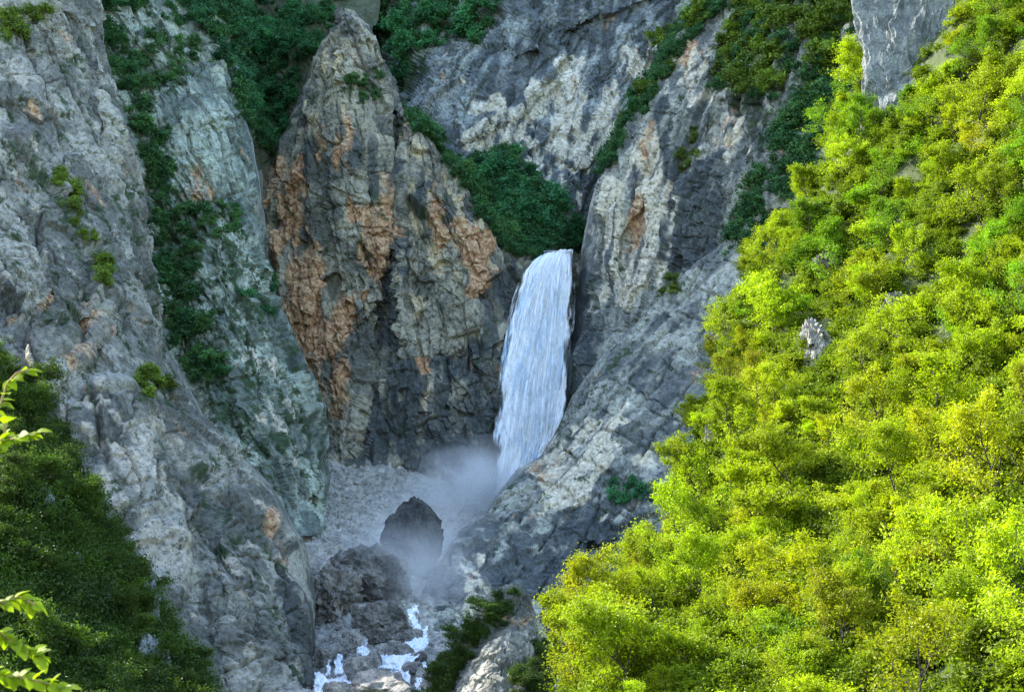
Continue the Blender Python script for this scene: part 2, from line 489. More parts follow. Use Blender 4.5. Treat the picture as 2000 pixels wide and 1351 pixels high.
# --- wooded gully, upper left of centre
sheet('gully', [
    [(330, -260, 760), (340, 0, 735), (380, 150, 700), (430, 340, 690)],
    [(420, -260, 830), (430, 0, 790), (450, 150, 740), (470, 340, 705)],
    [(500, -260, 960), (505, 0, 900), (510, 150, 830), (515, 340, 740)],
    [(530, -260, 965), (530, 0, 905), (525, 150, 835), (525, 340, 745)],
    [(620, -260, 900), (610, 0, 840), (590, 150, 790), (560, 340, 735)],
    [(740, -260, 880), (740, 0, 830), (700, 150, 790), (640, 340, 735)]], 8, M_SOILS, step=4,
    weather=(0.05, 0.12, 0.25, 121), disp=crag(21, big=8, block=4, small=1, flute=2))

# --- the tall pillar and the orange buttress left of the fall
sheet('cliff_centre', [
    [(662, 45, 716), (615, 105, 714), (577, 190, 712), (560, 260, 712), (535, 300, 712), (500, 400, 712), (480, 600, 712), (540, 970, 680)],
    [(668, 28, 706), (645, 105, 704), (620, 190, 702), (590, 300, 700), (565, 450, 700), (570, 650, 698), (640, 970, 668)],
    [(680, 26, 700), (672, 105, 697), (665, 190, 694), (655, 300, 692), (645, 450, 690), (650, 650, 690), (690, 970, 662)],
    [(712, 50, 702), (722, 150, 698), (722, 300, 692), (715, 450, 690), (705, 650, 688), (705, 970, 660)],
    [(748, 115, 706), (756, 200, 702), (754, 300, 694), (750, 450, 690), (725, 700, 692), (712, 970, 662)],
    [(772, 185, 720), (772, 250, 712), (768, 380, 708), (765, 480, 706), (742, 640, 704), (705, 880, 690), (720, 970, 664)],
    [(790, 212, 702), (788, 300, 694), (784, 400, 690), (780, 500, 687), (765, 640, 684), (738, 880, 676), (745, 970, 660)],
    [(840, 262, 702), (842, 400, 690), (838, 550, 684), (815, 880, 668), (820, 970, 655)],
    [(900, 338, 700), (905, 450, 688), (900, 600, 680), (890, 880, 664), (890, 970, 652)],
    [(955, 430, 700), (958, 520, 688), (950, 650, 678), (930, 880, 664), (930, 970, 652)],
    [(1000, 486, 700), (1000, 560, 690), (985, 700, 682), (960, 880, 670), (955, 970, 660)],
    [(1035, 508, 704), (1030, 580, 698), (1010, 700, 696), (985, 880, 686), (985, 970, 676)],
    [(1140, 520, 722), (1140, 600, 720), (1130, 700, 718), (1120, 880, 712), (1120, 970, 700)]], 14, M_CENTRE,
    wrap_top=55, wrap_left=110,
    feats=[([(700, 850), (720, 770), (725, 800), (720, 900), (690, 905)], 7.0, 18),
           ([(675, 640), (690, 620), (705, 650), (700, 680), (680, 670)], 5.4, 14),
           ([(620, 540), (655, 540), (660, 570), (630, 570)], 5.4, 14),
           ([(700, 640), (735, 600), (730, 700), (705, 740)], 4.8, 13),
           ([(520, 330), (600, 330), (620, 500), (600, 640), (530, 640)], -3.6, 13),
           ([(640, 300), (700, 280), (720, 420), (660, 560), (630, 450)], -2.4, 10),
           ([(860, 360), (930, 380), (960, 470), (940, 570), (880, 540)], -3.0, 11),
           ([(800, 560), (835, 590), (810, 690), (790, 680)], -2.4, 8),
           ([(760, 480), (785, 500), (780, 660), (742, 660)], 3.0, 8),
           ([(740, 720), (900, 700), (960, 820), (880, 940), (720, 900)], -3.6, 19)],
    masks=dict(orange=[([(500, 290), (590, 290), (600, 420), (640, 520), (660, 640), (700, 780), (700, 880), (640, 800), (570, 680), (520, 520)], 1.0, 16),
                       ([(690, 380), (765, 400), (750, 560), (690, 520)], 1.1, 14), ([(840, 370), (880, 360), (880, 460), (850, 520), (830, 470)], 1.05, 12),
                       ([(900, 440), (955, 440), (955, 560), (910, 580)], 1.3, 12), ([(800, 690), (835, 680), (840, 730), (810, 740)], 1.0, 6), ([(640, 560), (700, 560), (690, 700), (650, 700)], 1.0, 14), ([(615, 240), (700, 240), (690, 320), (620, 330)], 0.75, 20)],
               pale=[([(790, 400), (900, 350), (960, 450), (930, 560), (850, 560), (800, 640), (780, 520)], 0.55, 18), ([(600, 560), (640, 560), (650, 700), (610, 720)], 0.4, 12), ([(570, 180), (620, 80), (690, 60), (660, 200), (590, 290)], 0.45, 18), ([(780, 260), (840, 330), (800, 380), (775, 330)], 0.4, 10)],
               dark=[([(730, 700), (900, 680), (970, 600), (980, 940), (700, 940)], 0.75, 20), ([(745, 480), (785, 480), (785, 680), (745, 680)], 0.9, 6), ([(760, 200), (775, 200), (772, 480), (760, 480)], 0.9, 4), ([(590, 340), (760, 220), (770, 380), (640, 420)], 0.5, 20), ([(790, 470), (830, 420), (830, 330), (790, 330)], 0.4, 15), ([(940, 580), (1010, 500), (980, 900), (940, 900)], 0.6, 14)],  # crack and hollow beside it get painted shade besides the dark stains
               green=[([(660, 150), (740, 150), (740, 210), (680, 210)], 0.75, 12), ([(560, 150), (640, 20), (600, 200), (560, 300)], 0.3, 10)]),
    weather=(0.05, 0.12, 0.25, 121), disp=crag(2, rough=0.95, crack=1.9, big=3.0, block=2.8, small=1.6, flute=1.6, bed=0.6, tilt=0.2, stretch=0.55))

# --- the big left cliff, rear slab
sheet('cliff_left_rear', [
    [(60, -260, 650), (100, 0, 600), (150, 300, 575), (200, 600, 560), (260, 1050, 540)],
    [(190, -260, 650), (210, 0, 600), (240, 300, 580), (280, 600, 565), (330, 1050, 545)],
    [(260, -260, 655), (270, 0, 605), (300, 300, 590), (350, 600, 575), (400, 1050, 550)],
    [(350, -260, 665), (350, 20, 615), (380, 250, 590), (420, 600, 570), (470, 1050, 545)],
    [(420, -260, 680), (425, 30, 630), (445, 250, 600), (480, 600, 575), (540, 850, 565), (550, 1050, 550)],
    [(450, -260, 700), (455, 60, 650), (478, 180, 630), (485, 250, 620), (505, 320, 605), (512, 450, 600), (525, 560, 598), (560, 650, 596), (610, 750, 592), (648, 860, 588), (655, 960, 582), (640, 1050, 570)]], 12, M_LEFT,
    wrap_right=110,
    feats=[           ([(280, 180), (400, 120), (480, 100), (490, 240), (300, 250)], -3.0, 16),
           ([(420, 450), (520, 430), (560, 640), (640, 800), (640, 960), (500, 960), (430, 700)], -3.6, 19)],
    masks=dict(green=[([(205, 60), (270, 60), (270, 180), (380, 80), (370, 160), (300, 190), (280, 250), (330, 330), (395, 430), (400, 520), (380, 620), (440, 720), (430, 800), (350, 720), (300, 560), (270, 300), (215, 180)], 0.85, 14),
                      ([(420, 400), (470, 400), (530, 560), (650, 800), (655, 980), (450, 900), (380, 640)], 0.55, 20), ([(470, 560), (530, 520), (540, 640), (460, 640)], 0.7, 14), ([(540, 560), (700, 900), (600, 980)], 0.3, 15)],
               orange=[([(100, 40), (140, 60), (130, 110), (90, 90)], 0.7, 10), ([(360, 330), (430, 370), (400, 420), (360, 400)], 0.55, 14), ([(480, 420), (530, 380), (530, 480)], 0.6, 12), ([(495, 270), (515, 265), (515, 295)], 0.8, 5)],
               pale=[([(430, 640), (560, 700), (640, 850), (640, 960), (500, 900)], 0.35, 20)], dark=[([(550, 640), (620, 760), (660, 900), (640, 960), (600, 800)], 0.8, 12)]),
    weather=(0.5, 0.35, 0.05, 141), disp=crag(3, big=3.5, block=2.1, small=1.2, flute=1.0, bed=1.3, tilt=0.5, stretch=0.45, sz=1.1, rough=0.95, crack=2.2))

# --- the left cliff in front of it, with the long lower buttress
sheet('cliff_left', [
    [(-1100, -330, 545), (-1100, 0, 490), (-1000, 700, 420), (-900, 1420, 350)],
    [(-420, -260, 520), (-420, 0, 470), (-400, 700, 400), (-350, 1420, 330)],
    [(-150, -260, 515), (-150, 0, 465), (-140, 700, 395), (-60, 1420, 330)],
    [(0, -260, 520), (0, 0, 470), (0, 400, 430), (30, 700, 400), (100, 1420, 335)],
    [(70, -260, 525), (80, 0, 480), (100, 400, 440), (120, 700, 405), (250, 1420, 340)],
    [(130, -260, 535), (140, 0, 490), (185, 400, 450), (210, 700, 412), (290, 1050, 375), (370, 1420, 345)],
    [(170, -260, 545), (175, 30, 505), (200, 130, 490), (240, 400, 462), (262, 700, 420), (400, 1050, 385), (480, 1420, 348)],
    [(190, -260, 560), (195, 60, 525), (215, 130, 512), (240, 230, 500), (265, 330, 492), (282, 440, 485), (300, 540, 475), (306, 640, 462), (312, 735, 448),
     (395, 805, 440), (465, 890, 432), (540, 960, 424), (595, 1050, 412), (610, 1150, 400), (612, 1250, 384), (600, 1420, 362)]], 16, M_NEAR,
    wrap_right=110, blur_n=8,
    feats=[([(-500, 262), (30, 250), (75, 262), (105, 335), (150, 430), (205, 530), (215, 610), (160, 720), (100, 760), (-500, 700)], -7.0, 18),
           ([(20, 640), (110, 560), (120, 590), (60, 650)], 4.2, 11), ([(105, 700), (190, 610), (205, 625), (130, 720)], 4.2, 11),
           ([(150, 760), (250, 745), (300, 830), (345, 930), (372, 1060), (378, 1140), (340, 1180), (100, 1150)], -4.8, 12),
           ([(380, 1000), (440, 900), (470, 900), (430, 1050), (440, 1351), (390, 1351)], 3.0, 13),
           ([(470, 1000), (560, 1000), (600, 1200), (520, 1300)], -2.4, 13),
           ([(60, 110), (110, 20), (190, 50), (200, 250), (120, 330), (80, 250)], 3.6, 16)],
    masks=dict(orange=[([(20, 640), (100, 560), (120, 590), (60, 650)], 1.0, 6), ([(105, 715), (185, 610), (205, 640), (150, 720)], 0.9, 8), ([(200, 730), (270, 720), (260, 770)], 0.5, 12), ([(510, 1000), (540, 1000), (540, 1090), (515, 1080)], 0.75, 8), ([(95, 50), (140, 60), (130, 100), (100, 90)], 0.7, 8), ([(55, 200), (75, 200), (70, 250), (50, 240)], 0.6, 8)],
               pale=[([(120, 740), (300, 780), (480, 930), (600, 1080), (600, 1351), (380, 1351), (200, 1050)], 0.28, 30), ([(150, 770), (300, 840), (375, 1060), (375, 1140), (250, 1100)], 0.75, 14), ([(-100, 260), (70, 265), (200, 540), (150, 600), (-100, 560)], 0.3, 20)],
               green=[([(90, 320), (110, 330), (210, 520), (200, 560), (140, 430)], 0.8, 8), ([(200, 150), (240, 240), (290, 440), (305, 640), (310, 740), (270, 600), (230, 330)], 0.5, 10), ([(270, 730), (320, 750), (340, 800), (290, 790)], 0.7, 10), ([(0, 60), (70, 20), (80, 50), (0, 90)], 0.7, 10), ([(320, 830), (440, 900), (590, 1120), (620, 1351), (540, 1351), (380, 1000)], 0.4, 20), ([(-100, 60), (300, 60), (300, 800), (100, 700), (-100, 500)], 0.22, 30)],
               dark=[([(545, 1000), (640, 1150), (650, 1351), (560, 1351), (540, 1100)], 0.9, 20), ([(370, 960), (480, 940), (470, 1351), (390, 1351)], 0.4, 20), ([(0, 520), (30, 540), (40, 640), (0, 650)], 0.8, 8)]),
    weather=(0.45, 0.35, 0.08, 161), disp=crag(4, big=2.2, block=1.6, small=1.0, flute=0.8, bed=0.9, tilt=0.42, stretch=0.42, sz=0.95, rough=0.85, crack=2.3, rs=0.6))

# --- the right cliff beside the fall
sheet('cliff_right', [
    [(1405, -260, 720), (1400, 0, 695), (1335, 60, 690), (1292, 140, 690), (1235, 240, 692), (1168, 345, 692), (1150, 400, 690), (1138, 470, 688), (1128, 560, 686), (1122, 650, 682), (1118, 780, 676), (1100, 950, 670)],
    [(1430, -260, 695), (1425, 0, 675), (1380, 80, 672), (1330, 160, 670), (1290, 250, 670), (1215, 350, 672), (1190, 470, 672), (1180, 650, 662), (1180, 950, 640)],
    [(1470, -260, 680), (1460, 0, 660), (1410, 150, 655), (1350, 280, 652), (1280, 400, 655), (1260, 550, 650), (1250, 950, 620)],
    [(1530, -260, 650), (1520, 0, 630), (1460, 180, 632), (1430, 300, 625), (1380, 420, 630), (1350, 600, 630), (1350, 950, 600)],
    [(1600, -260, 630), (1590, 0, 610), (1560, 200, 600), (1500, 400, 600), (1480, 600, 600), (1480, 950, 590)],
    [(1720, -260, 600), (1720, 0, 580), (1700, 200, 570), (1660, 400, 570), (1640, 950, 570)],
    ], 14, M_RIGHT,
    wrap_left=90,
    feats=[([(1395, 190), (1500, 200), (1520, 260), (1470, 300), (1400, 300), (1385, 240)], 4.8, 13),
           ([(1210, 470), (1260, 390), (1270, 430), (1220, 540)], 3.6, 9),
           ([(1310, 350), (1460, 290), (1480, 480), (1370, 560), (1310, 480)], -3.6, 13),
           ([(1180, 360), (1260, 330), (1300, 480), (1240, 640), (1170, 560)], -1.8, 13),
           ([(1118, 580), (1165, 580), (1180, 740), (1110, 800)], 5.4, 14)],
    masks=dict(pale=[([(1170, 360), (1290, 260), (1320, 400), (1310, 560), (1230, 620), (1150, 560), (1150, 450)], 0.7, 14), ([(1340, 90), (1400, 60), (1400, 200), (1340, 230)], 0.5, 12), ([(1400, 200), (1470, 230), (1480, 320), (1400, 330)], 0.6, 14)],
               orange=[([(1340, 90), (1380, 70), (1370, 150), (1345, 140)], 0.75, 8), ([(1270, 260), (1290, 250), (1290, 420), (1275, 420)], 0.6, 6), ([(1200, 450), (1260, 380), (1265, 480), (1210, 500)], 0.7, 10), ([(1395, 230), (1460, 230), (1450, 320), (1400, 320)], 0.5, 14), ([(1370, 10), (1390, 10), (1385, 50), (1370, 50)], 0.9, 5)],
               dark=[([(1115, 520), (1150, 520), (1170, 760), (1100, 820)], 1.0, 8), ([(1310, 330), (1400, 300), (1420, 480), (1350, 560), (1300, 500)], 0.8, 12), ([(1290, 200), (1340, 160), (1340, 350), (1290, 330)], 0.5, 14), ([(1420, 180), (1520, 180), (1500, 300), (1440, 260)], 0.7, 14)],
               green=[([(1430, -50), (1700, -50), (1650, 200), (1500, 330), (1440, 190), (1400, 180)], 0.6, 14), ([(1500, 250), (1560, 250), (1480, 420), (1400, 560), (1360, 560)], 0.3, 14)]),
    weather=(-0.15, 0.08, 0.35, 181), disp=crag(5, big=4, block=2.8, small=1.3, flute=2.4, bed=0.5, tilt=-0.35, stretch=0.4))

# --- the spur that steps in front of the fall's foot
sheet('cliff_spur', [
    [(1450, 430, 610), (1500, 620, 575), (1540, 1000, 520)],
    [(1370, 505, 612), (1420, 700, 575), (1480, 1100, 510)],
    [(1300, 572, 612), (1340, 780, 570), (1420, 1200, 500)],
    [(1232, 642, 610), (1290, 850, 565), (1370, 1300, 490)],
    [(1170, 702, 606), (1230, 900, 560), (1310, 1400, 470)],
    [(1120, 775, 600), (1170, 960, 555), (1250, 1420, 460)],
    [(1084, 850, 595), (1120, 1020, 548), (1190, 1420, 450)],
    [(1058, 888, 590), (1060, 1060, 540), (1120, 1420, 445)],
    [(1010, 925, 582), (1010, 1090, 530), (1050, 1420, 440)],
    [(968, 968, 574), (960, 1120, 520), (990, 1420, 435)],
    [(926, 1022, 556), (920, 1160, 490), (940, 1420, 405)],
    [(880, 1062, 532), (880, 1200, 462), (895, 1420, 395)],
    [(850, 1125, 505), (850, 1250, 438), (860, 1420, 390)],
    [(815, 1215, 462), (820, 1300, 422), (832, 1420, 388)]], 14, M_RIGHT,
    wrap_top=70, wrap_right=60, blur_n=5,
    feats=[([(1130, 1060), (1200, 1050), (1205, 1075), (1150, 1085)], 5.4, 14), ([(1100, 1100), (1150, 1090), (1150, 1125), (1105, 1130)], 3.6, 9),
           ([(1020, 900), (1150, 860), (1200, 900), (1120, 1000), (1030, 980)], -1.8, 13), ([(890, 1085), (960, 1075), (1000, 1140), (900, 1150)], -2.4, 10),
           ([(1070, 850), (1180, 760), (1200, 790), (1090, 900)], -1.8, 13), ([(1160, 900), (1240, 940), (1230, 1000), (1170, 980)], 3.0, 16)],
    masks=dict(pale=[([(1040, 910), (1120, 830), (1230, 800), (1210, 880), (1150, 980), (1060, 1010)], 0.95, 12), ([(890, 1090), (960, 1085), (960, 1180), (900, 1220)], 0.7, 12), ([(1110, 1090), (1200, 1080), (1190, 1180), (1120, 1190)], 0.7, 10), ([(1210, 860), (1290, 860), (1280, 920), (1220, 920)], 0.5, 12)],
               orange=[([(1060, 870), (1140, 850), (1120, 930), (1050, 960)], 0.5, 12), ([(920, 1100), (945, 1100), (940, 1150), (920, 1150)], 0.45, 8)],
               dark=[([(960, 1000), (1130, 1010), (1280, 920), (1280, 1100), (1200, 1250), (1000, 1250), (960, 1140), (890, 1070)], 0.75, 20), ([(1130, 1060), (1205, 1055), (1200, 1085), (1140, 1085)], 1.2, 4), ([(1260, 600), (1340, 640), (1320, 800), (1230, 760)], 0.5, 20)],  # dark laid over the small sunken patch stands in for its shade
               green=[([(1180, 940), (1290, 950), (1250, 1000), (1180, 990)], 0.6, 12), ([(940, 960), (1100, 790), (1240, 640), (1260, 660), (1090, 860), (960, 990)], 0.5, 8)]),
    weather=(-0.58, 0.08, 0.30, 201), disp=crag(6, big=1.0, block=1.1, small=0.7, flute=1.3, bed=0.2, tilt=-0.6, stretch=0.35, sz=1.0, rough=0.7, crack=1.9))

# --- ravine floor: the scree bowl under the fall and the stream bed below
sheet('ravine_floor', [
    [(430, 930, 640), (450, 1050, 560), (470, 1170, 480), (520, 1240, 430), (540, 1400, 330)],
    [(600, 900, 668), (590, 980, 620), (600, 1060, 560), (620, 1180, 480), (620, 1250, 430), (600, 1400, 335)],
    [(690, 893, 672), (680, 980, 625), (690, 1060, 560), (700, 1180, 470), (700, 1255, 425), (690, 1400, 335)],
    [(780, 898, 674), (780, 980, 628), (780, 1060, 560), (780, 1180, 470), (770, 1255, 425), (760, 1400, 335)],
    [(870, 915, 676), (870, 990, 628), (860, 1070, 560), (850, 1190, 472), (840, 1260, 425), (830, 1400, 335)],
    [(980, 930, 680), (980, 1000, 630), (960, 1080, 570), (930, 1200, 480), (910, 1270, 425), (900, 1400, 335)],
    [(1120, 940, 690), (1120, 1010, 640), (1100, 1090, 580), (1050, 1210, 480), (1010, 1280, 425), (980, 1400, 335)]], 12, M_SCREE, step=3.2,
    disp=lambda P, sp: 1.6 * fbm(P / 18, 4, 33) + 0.9 * fbm(P / 4, 3, 35) + 0.8 * facets(P / 3.0, 8)[0] * np.clip(1.2 + perlin(P / 25, 40), 0.3, 2))

# --- the sunny wooded slope on the right
sheet('hillside', [
    [(1128, 1240, 268), (1096, 1300, 258), (1050, 1460, 235)],
    [(1198, 1225, 292), (1174, 1300, 262), (1150, 1460, 225)],
    [(1303, 1090, 318), (1304, 1250, 262), (1300, 1460, 212)],
    [(1368, 920, 345), (1434, 1150, 268), (1460, 1460, 198)],
    [(1403, 760, 368), (1534, 1050, 275), (1640, 1460, 180)],
    [(1453, 600, 390), (1634, 930, 285), (1850, 1460, 160)],
    [(1558, 430, 405), (1784, 800, 290), (2100, 1350, 155)],
    [(1648, 280, 415), (1914, 680, 295), (2250, 1150, 160)],
    [(1728, 120, 425), (1984, 480, 310), (2350, 900, 170)],
    [(1788, -60, 432), (2054, 250, 330), (2450, 650, 190)],
    [(1868, -300, 440), (2134, 0, 350), (2550, 350, 220)]], 14, M_SOIL, step=5, wrap_top=60, top_py=10,
    disp=lambda P, sp: 2.5 * fbm(P / 22, 4, 70))

# --- the shaded wooded slope lower left, climbing out of view to the left
sheet('hillside_shaded', [
    [(-2600, -900, 420), (-2600, 400, 330), (-2600, 1500, 250)],
    [(-1500, -520, 380), (-1500, 500, 300), (-1500, 1500, 230)],
    [(-700, 60, 330), (-700, 700, 270), (-700, 1500, 205)],
    [(-250, 430, 295), (-300, 850, 240), (-350, 1500, 185)],
    [(-60, 640, 280), (-100, 950, 225), (-150, 1500, 180)],
    [(40, 760, 272), (40, 1000, 222), (0, 1500, 178)],
    [(150, 900, 265), (140, 1080, 225), (110, 1500, 180)],
    [(230, 1010, 262), (220, 1180, 228), (220, 1500, 185)],
    [(310, 1130, 258), (310, 1250, 232), (310, 1500, 190)],
    [(390, 1260, 255), (395, 1350, 238), (400, 1500, 200)],
    [(450, 1370, 250), (455, 1430, 240), (470, 1500, 215)]], 10, M_SOILS, step=6, wrap_top=50,
    disp=lambda P, sp: 2.2 * fbm(P / 22, 4, 80))

# --- valley ground to the horizon, and an unseen mountain behind the cliffs, shaped to shade the gorge
g = np.array([(-3000, -3000, -2.2), (3000, -3000, -2.2), (3000, 3000, -2.2), (-3000, 3000, -2.2)], float)
link('ground', mesh_from('ground', g, np.array([[0, 1, 2, 3]]), M_GROUND), kind='structure')

def mountain(name, base, crest, n=70, m=50, seed=3):
    base, crest = np.asarray(base, float), np.asarray(crest, float)
    def along(a):
        L = np.linspace(0, 1, len(a)); t = np.linspace(0, 1, n)
        return np.stack([np.interp(t, L, a[:, k]) for k in range(3)], -1)
    a, c = along(base), along(crest)
    s = np.linspace(0, 1, m)[:, None, None]
    P = a[None] * (1 - s) + c[None] * s
    P = P.reshape(-1, 3)
    P[:, 2] += (14 * fbm(P / 90, 5, seed)) * np.repeat(np.sin(np.linspace(0, np.pi, m)) + 0.3, n)
    i = np.arange(m * n).reshape(m, n)
    fa = np.stack([i[:-1, :-1], i[:-1, 1:], i[1:, 1:], i[1:, :-1]], -1).reshape(-1, 4)
    return link(name, mesh_from(name, P, fa, M_MOUNT), kind='structure')

mountain('mountain', [(-700, 470, 20), (-330, 500, 20), (-250, 560, 20), (-225, 640, 40), (-205, 740, 60), (-205, 900, 100), (-20, 1020, 150), (220, 930, 150), (420, 760, 100), (700, 600, 50)],
         [(-900, 620, 420), (-470, 640, 470), (-330, 690, 500), (-270, 760, 640), (-250, 860, 740), (-230, 980, 860), (-40, 1250, 900), (260, 1250, 860), (600, 1100, 700), (1000, 900, 500)])

# ------------------------------------------------------------------ placing things on the terrain
def proj(P):
    P = np.asarray(P, float)
    d = P[..., 1] * CP + P[..., 2] * SP
    z = -P[..., 1] * SP + P[..., 2] * CP
    return 1000 + F * P[..., 0] / d, 675.5 - F * z / d

for _n, _s in SHEETS.items():
    _s['qx'], _s['qy'] = proj(_s['P'])

def at(name, px, py):
    """ground point of a terrain sheet seen at a pixel (the nearest one towards the camera)"""
    s = SHEETS[name]
    d = np.hypot(s['qx'] - px, s['qy'] - py)
    m = d < d.min() + 3
    Y = np.where(m, s['P'][..., 1], 1e9)
    k = np.unravel_index(Y.argmin(), Y.shape)
    return s['P'][k].copy(), s['N'][k].copy()

def scatter(name, poly, n, mind, seed, face=None):
    s = SHEETS[name]
    r = np.random.default_rng(seed)
    ok = np.flatnonzero((inside(s['qx'], s['qy'], poly) > 0).ravel())
    r.shuffle(ok)
    P = s['P'].reshape(-1, 3); N = s['N'].reshape(-1, 3)
    got = []; pts = np.zeros((n, 3))
    for i in ok[:60000]:
        k = len(got)
        if k and (((pts[:k] - P[i]) ** 2).sum(1) < mind * mind).any(): continue
        pts[k] = P[i]; got.append(i)
        if len(got) >= n: break
    return P[got], N[got], s['qx'].ravel()[got], s['qy'].ravel()[got]

# ------------------------------------------------------------------ plants
def tubes(segs, sides=5):
    """segs: list of (p0, p1, r0, r1) -> verts, faces"""
    p0 = np.array([s[0] for s in segs]); p1 = np.array([s[1] for s in segs])
    r0 = np.array([s[2] for s in segs]); r1 = np.array([s[3] for s in segs])
    d = p1 - p0; d /= np.linalg.norm(d, axis=1)[:, None] + 1e-9
    h = np.where(np.abs(d[:, 2:3]) < 0.9, np.array([[0, 0, 1.0]]), np.array([[1.0, 0, 0]]))
    a = np.cross(d, h); a /= np.linalg.norm(a, axis=1)[:, None]; b = np.cross(d, a)
    ang = np.arange(sides) * 2 * np.pi / sides
    ring = a[:, None] * np.cos(ang)[None, :, None] + b[:, None] * np.sin(ang)[None, :, None]
    v = np.concatenate([p0[:, None] + ring * r0[:, None, None], p1[:, None] + ring * r1[:, None, None]], 1)
    k = np.arange(sides); k2 = (k + 1) % sides
    f = np.stack([k, k2, k2 + sides, k + sides], -1)
    f = (f[None] + (np.arange(len(segs)) * 2 * sides)[:, None, None]).reshape(-1, 4)
    return v.reshape(-1, 3), f

def leaf_quads(cen, size, r, up=1.0, wide=0.55):
    """a folded diamond leaf at every centre"""
    n = len(cen)
    nrm = r.normal(size=(n, 3)) * 0.75; nrm[:, 2] += up
    nrm /= np.linalg.norm(nrm, axis=1)[:, None]
    t = r.normal(size=(n, 3)); t -= (t * nrm).sum(1)[:, None] * nrm
    t /= np.linalg.norm(t, axis=1)[:, None]
    s = np.cross(nrm, t)
    L = size * (0.6 + 0.8 * r.random(n))[:, None]
    v = np.stack([cen - t * L * 0.5, cen + s * L * wide * 0.5 + nrm * L * 0.1, cen + t * L * 0.5 - nrm * L * 0.08, cen - s * L * wide * 0.5 + nrm * L * 0.1], 1)
    return v.reshape(-1, 3), np.arange(4 * n).reshape(-1, 4)

def grow(seed, H, n_limb, limb, sub, lean=0.15, first=0.25, droop=0.05, trunk_r=0.16, per=100, spray=(0.6, 0.6, 0.28), leaf=0.3):
    """trunk and limbs that fork into twigs, leaves in sprays at the twig ends; returns trunk and crown geometry"""
    r = random.Random(seed); nr = np.random.default_rng(seed)
    segs, tips = [], []
    def branch(p, d, length, rad, depth, nseg):
        pts = [p]; dirs = [d]
        for k in range(nseg):
            d = (d + Vector((r.gauss(0, .18), r.gauss(0, .18), r.gauss(0, .12) + (0.10 if depth else 0.0) - droop))).normalized()
            q = p + d * (length / nseg)
            segs.append((p[:], q[:], rad * (1 - 0.75 * k / nseg), rad * (1 - 0.75 * (k + 1) / nseg)))
            p = q; pts.append(p); dirs.append(d)
        return pts, dirs
    pts, dirs = branch(Vector((0, 0, -0.9)), Vector((r.gauss(0, lean), r.gauss(0, lean), 1)).normalized(), H * 0.78 + 0.9, trunk_r, 0, 7)
    a0 = r.random() * 6.28
    for i in range(n_limb):
        f = first + (1 - first) * (i + r.random()) / n_limb
        k = min(int(f * 7), 6); p = pts[k].lerp(pts[k + 1], f * 7 - k)
        az = a0 + i * 2.4 + r.gauss(0, .3)
        el = 0.25 + 0.7 * f + r.gauss(0, .12)
        d = Vector((math.cos(az) * math.cos(el), math.sin(az) * math.cos(el), math.sin(el)))
        L = H * limb * (1.15 - 0.65 * f) * r.uniform(0.8, 1.2)
        p2, d2 = branch(p, d, L, trunk_r * 0.5 * (1.2 - 0.6 * f), 1, 4)
        for j in range(sub + 1):
            g = 0.3 + 0.7 * j / sub
            k2 = min(int(g * 4), 3)
            dd = (d2[k2] + Vector((r.gauss(0, .6), r.gauss(0, .6), r.gauss(0.1, .35)))).normalized()
            p3, d3 = branch(p2[k2 + 1] if j < sub else p2[-1], dd, L * 0.42 * r.uniform(.7, 1.2), trunk_r * 0.17, 2, 3)
            tips += [(p3[k], d3[k]) for k in (1, 2, 3)]
            for m in range(2):
                dd = (d3[-1] + Vector((r.gauss(0, .7), r.gauss(0, .7), r.gauss(0, .35)))).normalized()
                p4, d4 = branch(p3[2], dd, L * 0.24, trunk_r * 0.08, 2, 2)
                tips.append((p4[-1], d4[-1]))
    T = np.array([t[0][:] for t in tips]); D = np.array([t[1][:] for t in tips])
    n = max(4, int(per))
    keep = nr.random(len(T)) > 0.22
    T, D = T[keep], D[keep]
    k = len(T)
    size = np.repeat(0.55 + 0.9 * nr.random((k, 1)), n, 0)
    g = nr.normal(size=(k * n, 3)) * np.array(spray)
    cen = np.repeat(T, n, 0) + (g + np.repeat(D, n, 0) * nr.normal(size=(k * n, 1)) * spray[0] * 0.9) * size
    m = nr.random(k * n) < np.repeat(0.45 + 0.55 * nr.random(k), n)
    cen = cen[m]
    tv, tf = tubes(segs, 5)
    lv, lf = leaf_quads(cen, leaf, nr)
    return tv, tf, lv, lf

def tree_meshes(name, mat, **kw):
    tv, tf, lv, lf = grow(**kw)
    return mesh_from(name + '_trunk', tv, tf, M_BARK, True), mesh_from(name + '_crown', lv, lf, mat)

TREES = [tree_meshes('tree%d' % i, M_LEAF, seed=30 + i, H=h, n_limb=nl, limb=lb, sub=5, per=p, leaf=lf, spray=sp, trunk_r=0.2)
         for i, (h, nl, lb, p, lf, sp) in enumerate([
             (13.0, 10, 0.40, 38, 0.40, (0.50, 0.50, 0.18)), (11.5, 9, 0.48, 40, 0.40, (0.52, 0.52, 0.16)), (15.0, 12, 0.30, 36, 0.38, (0.48, 0.48, 0.22)),
             (10.0, 9, 0.50, 38, 0.38, (0.48, 0.48, 0.18)), (12.5, 10, 0.44, 22, 0.36, (0.50, 0.50, 0.20)), (12.0, 9, 0.36, 42, 0.41, (0.50, 0.50, 0.24)),
             (14.0, 11, 0.34, 36, 0.40, (0.48, 0.48, 0.18)), (12.0, 9, 0.52, 15, 0.38, (0.50, 0.50, 0.16))])]
SHADE = TREES

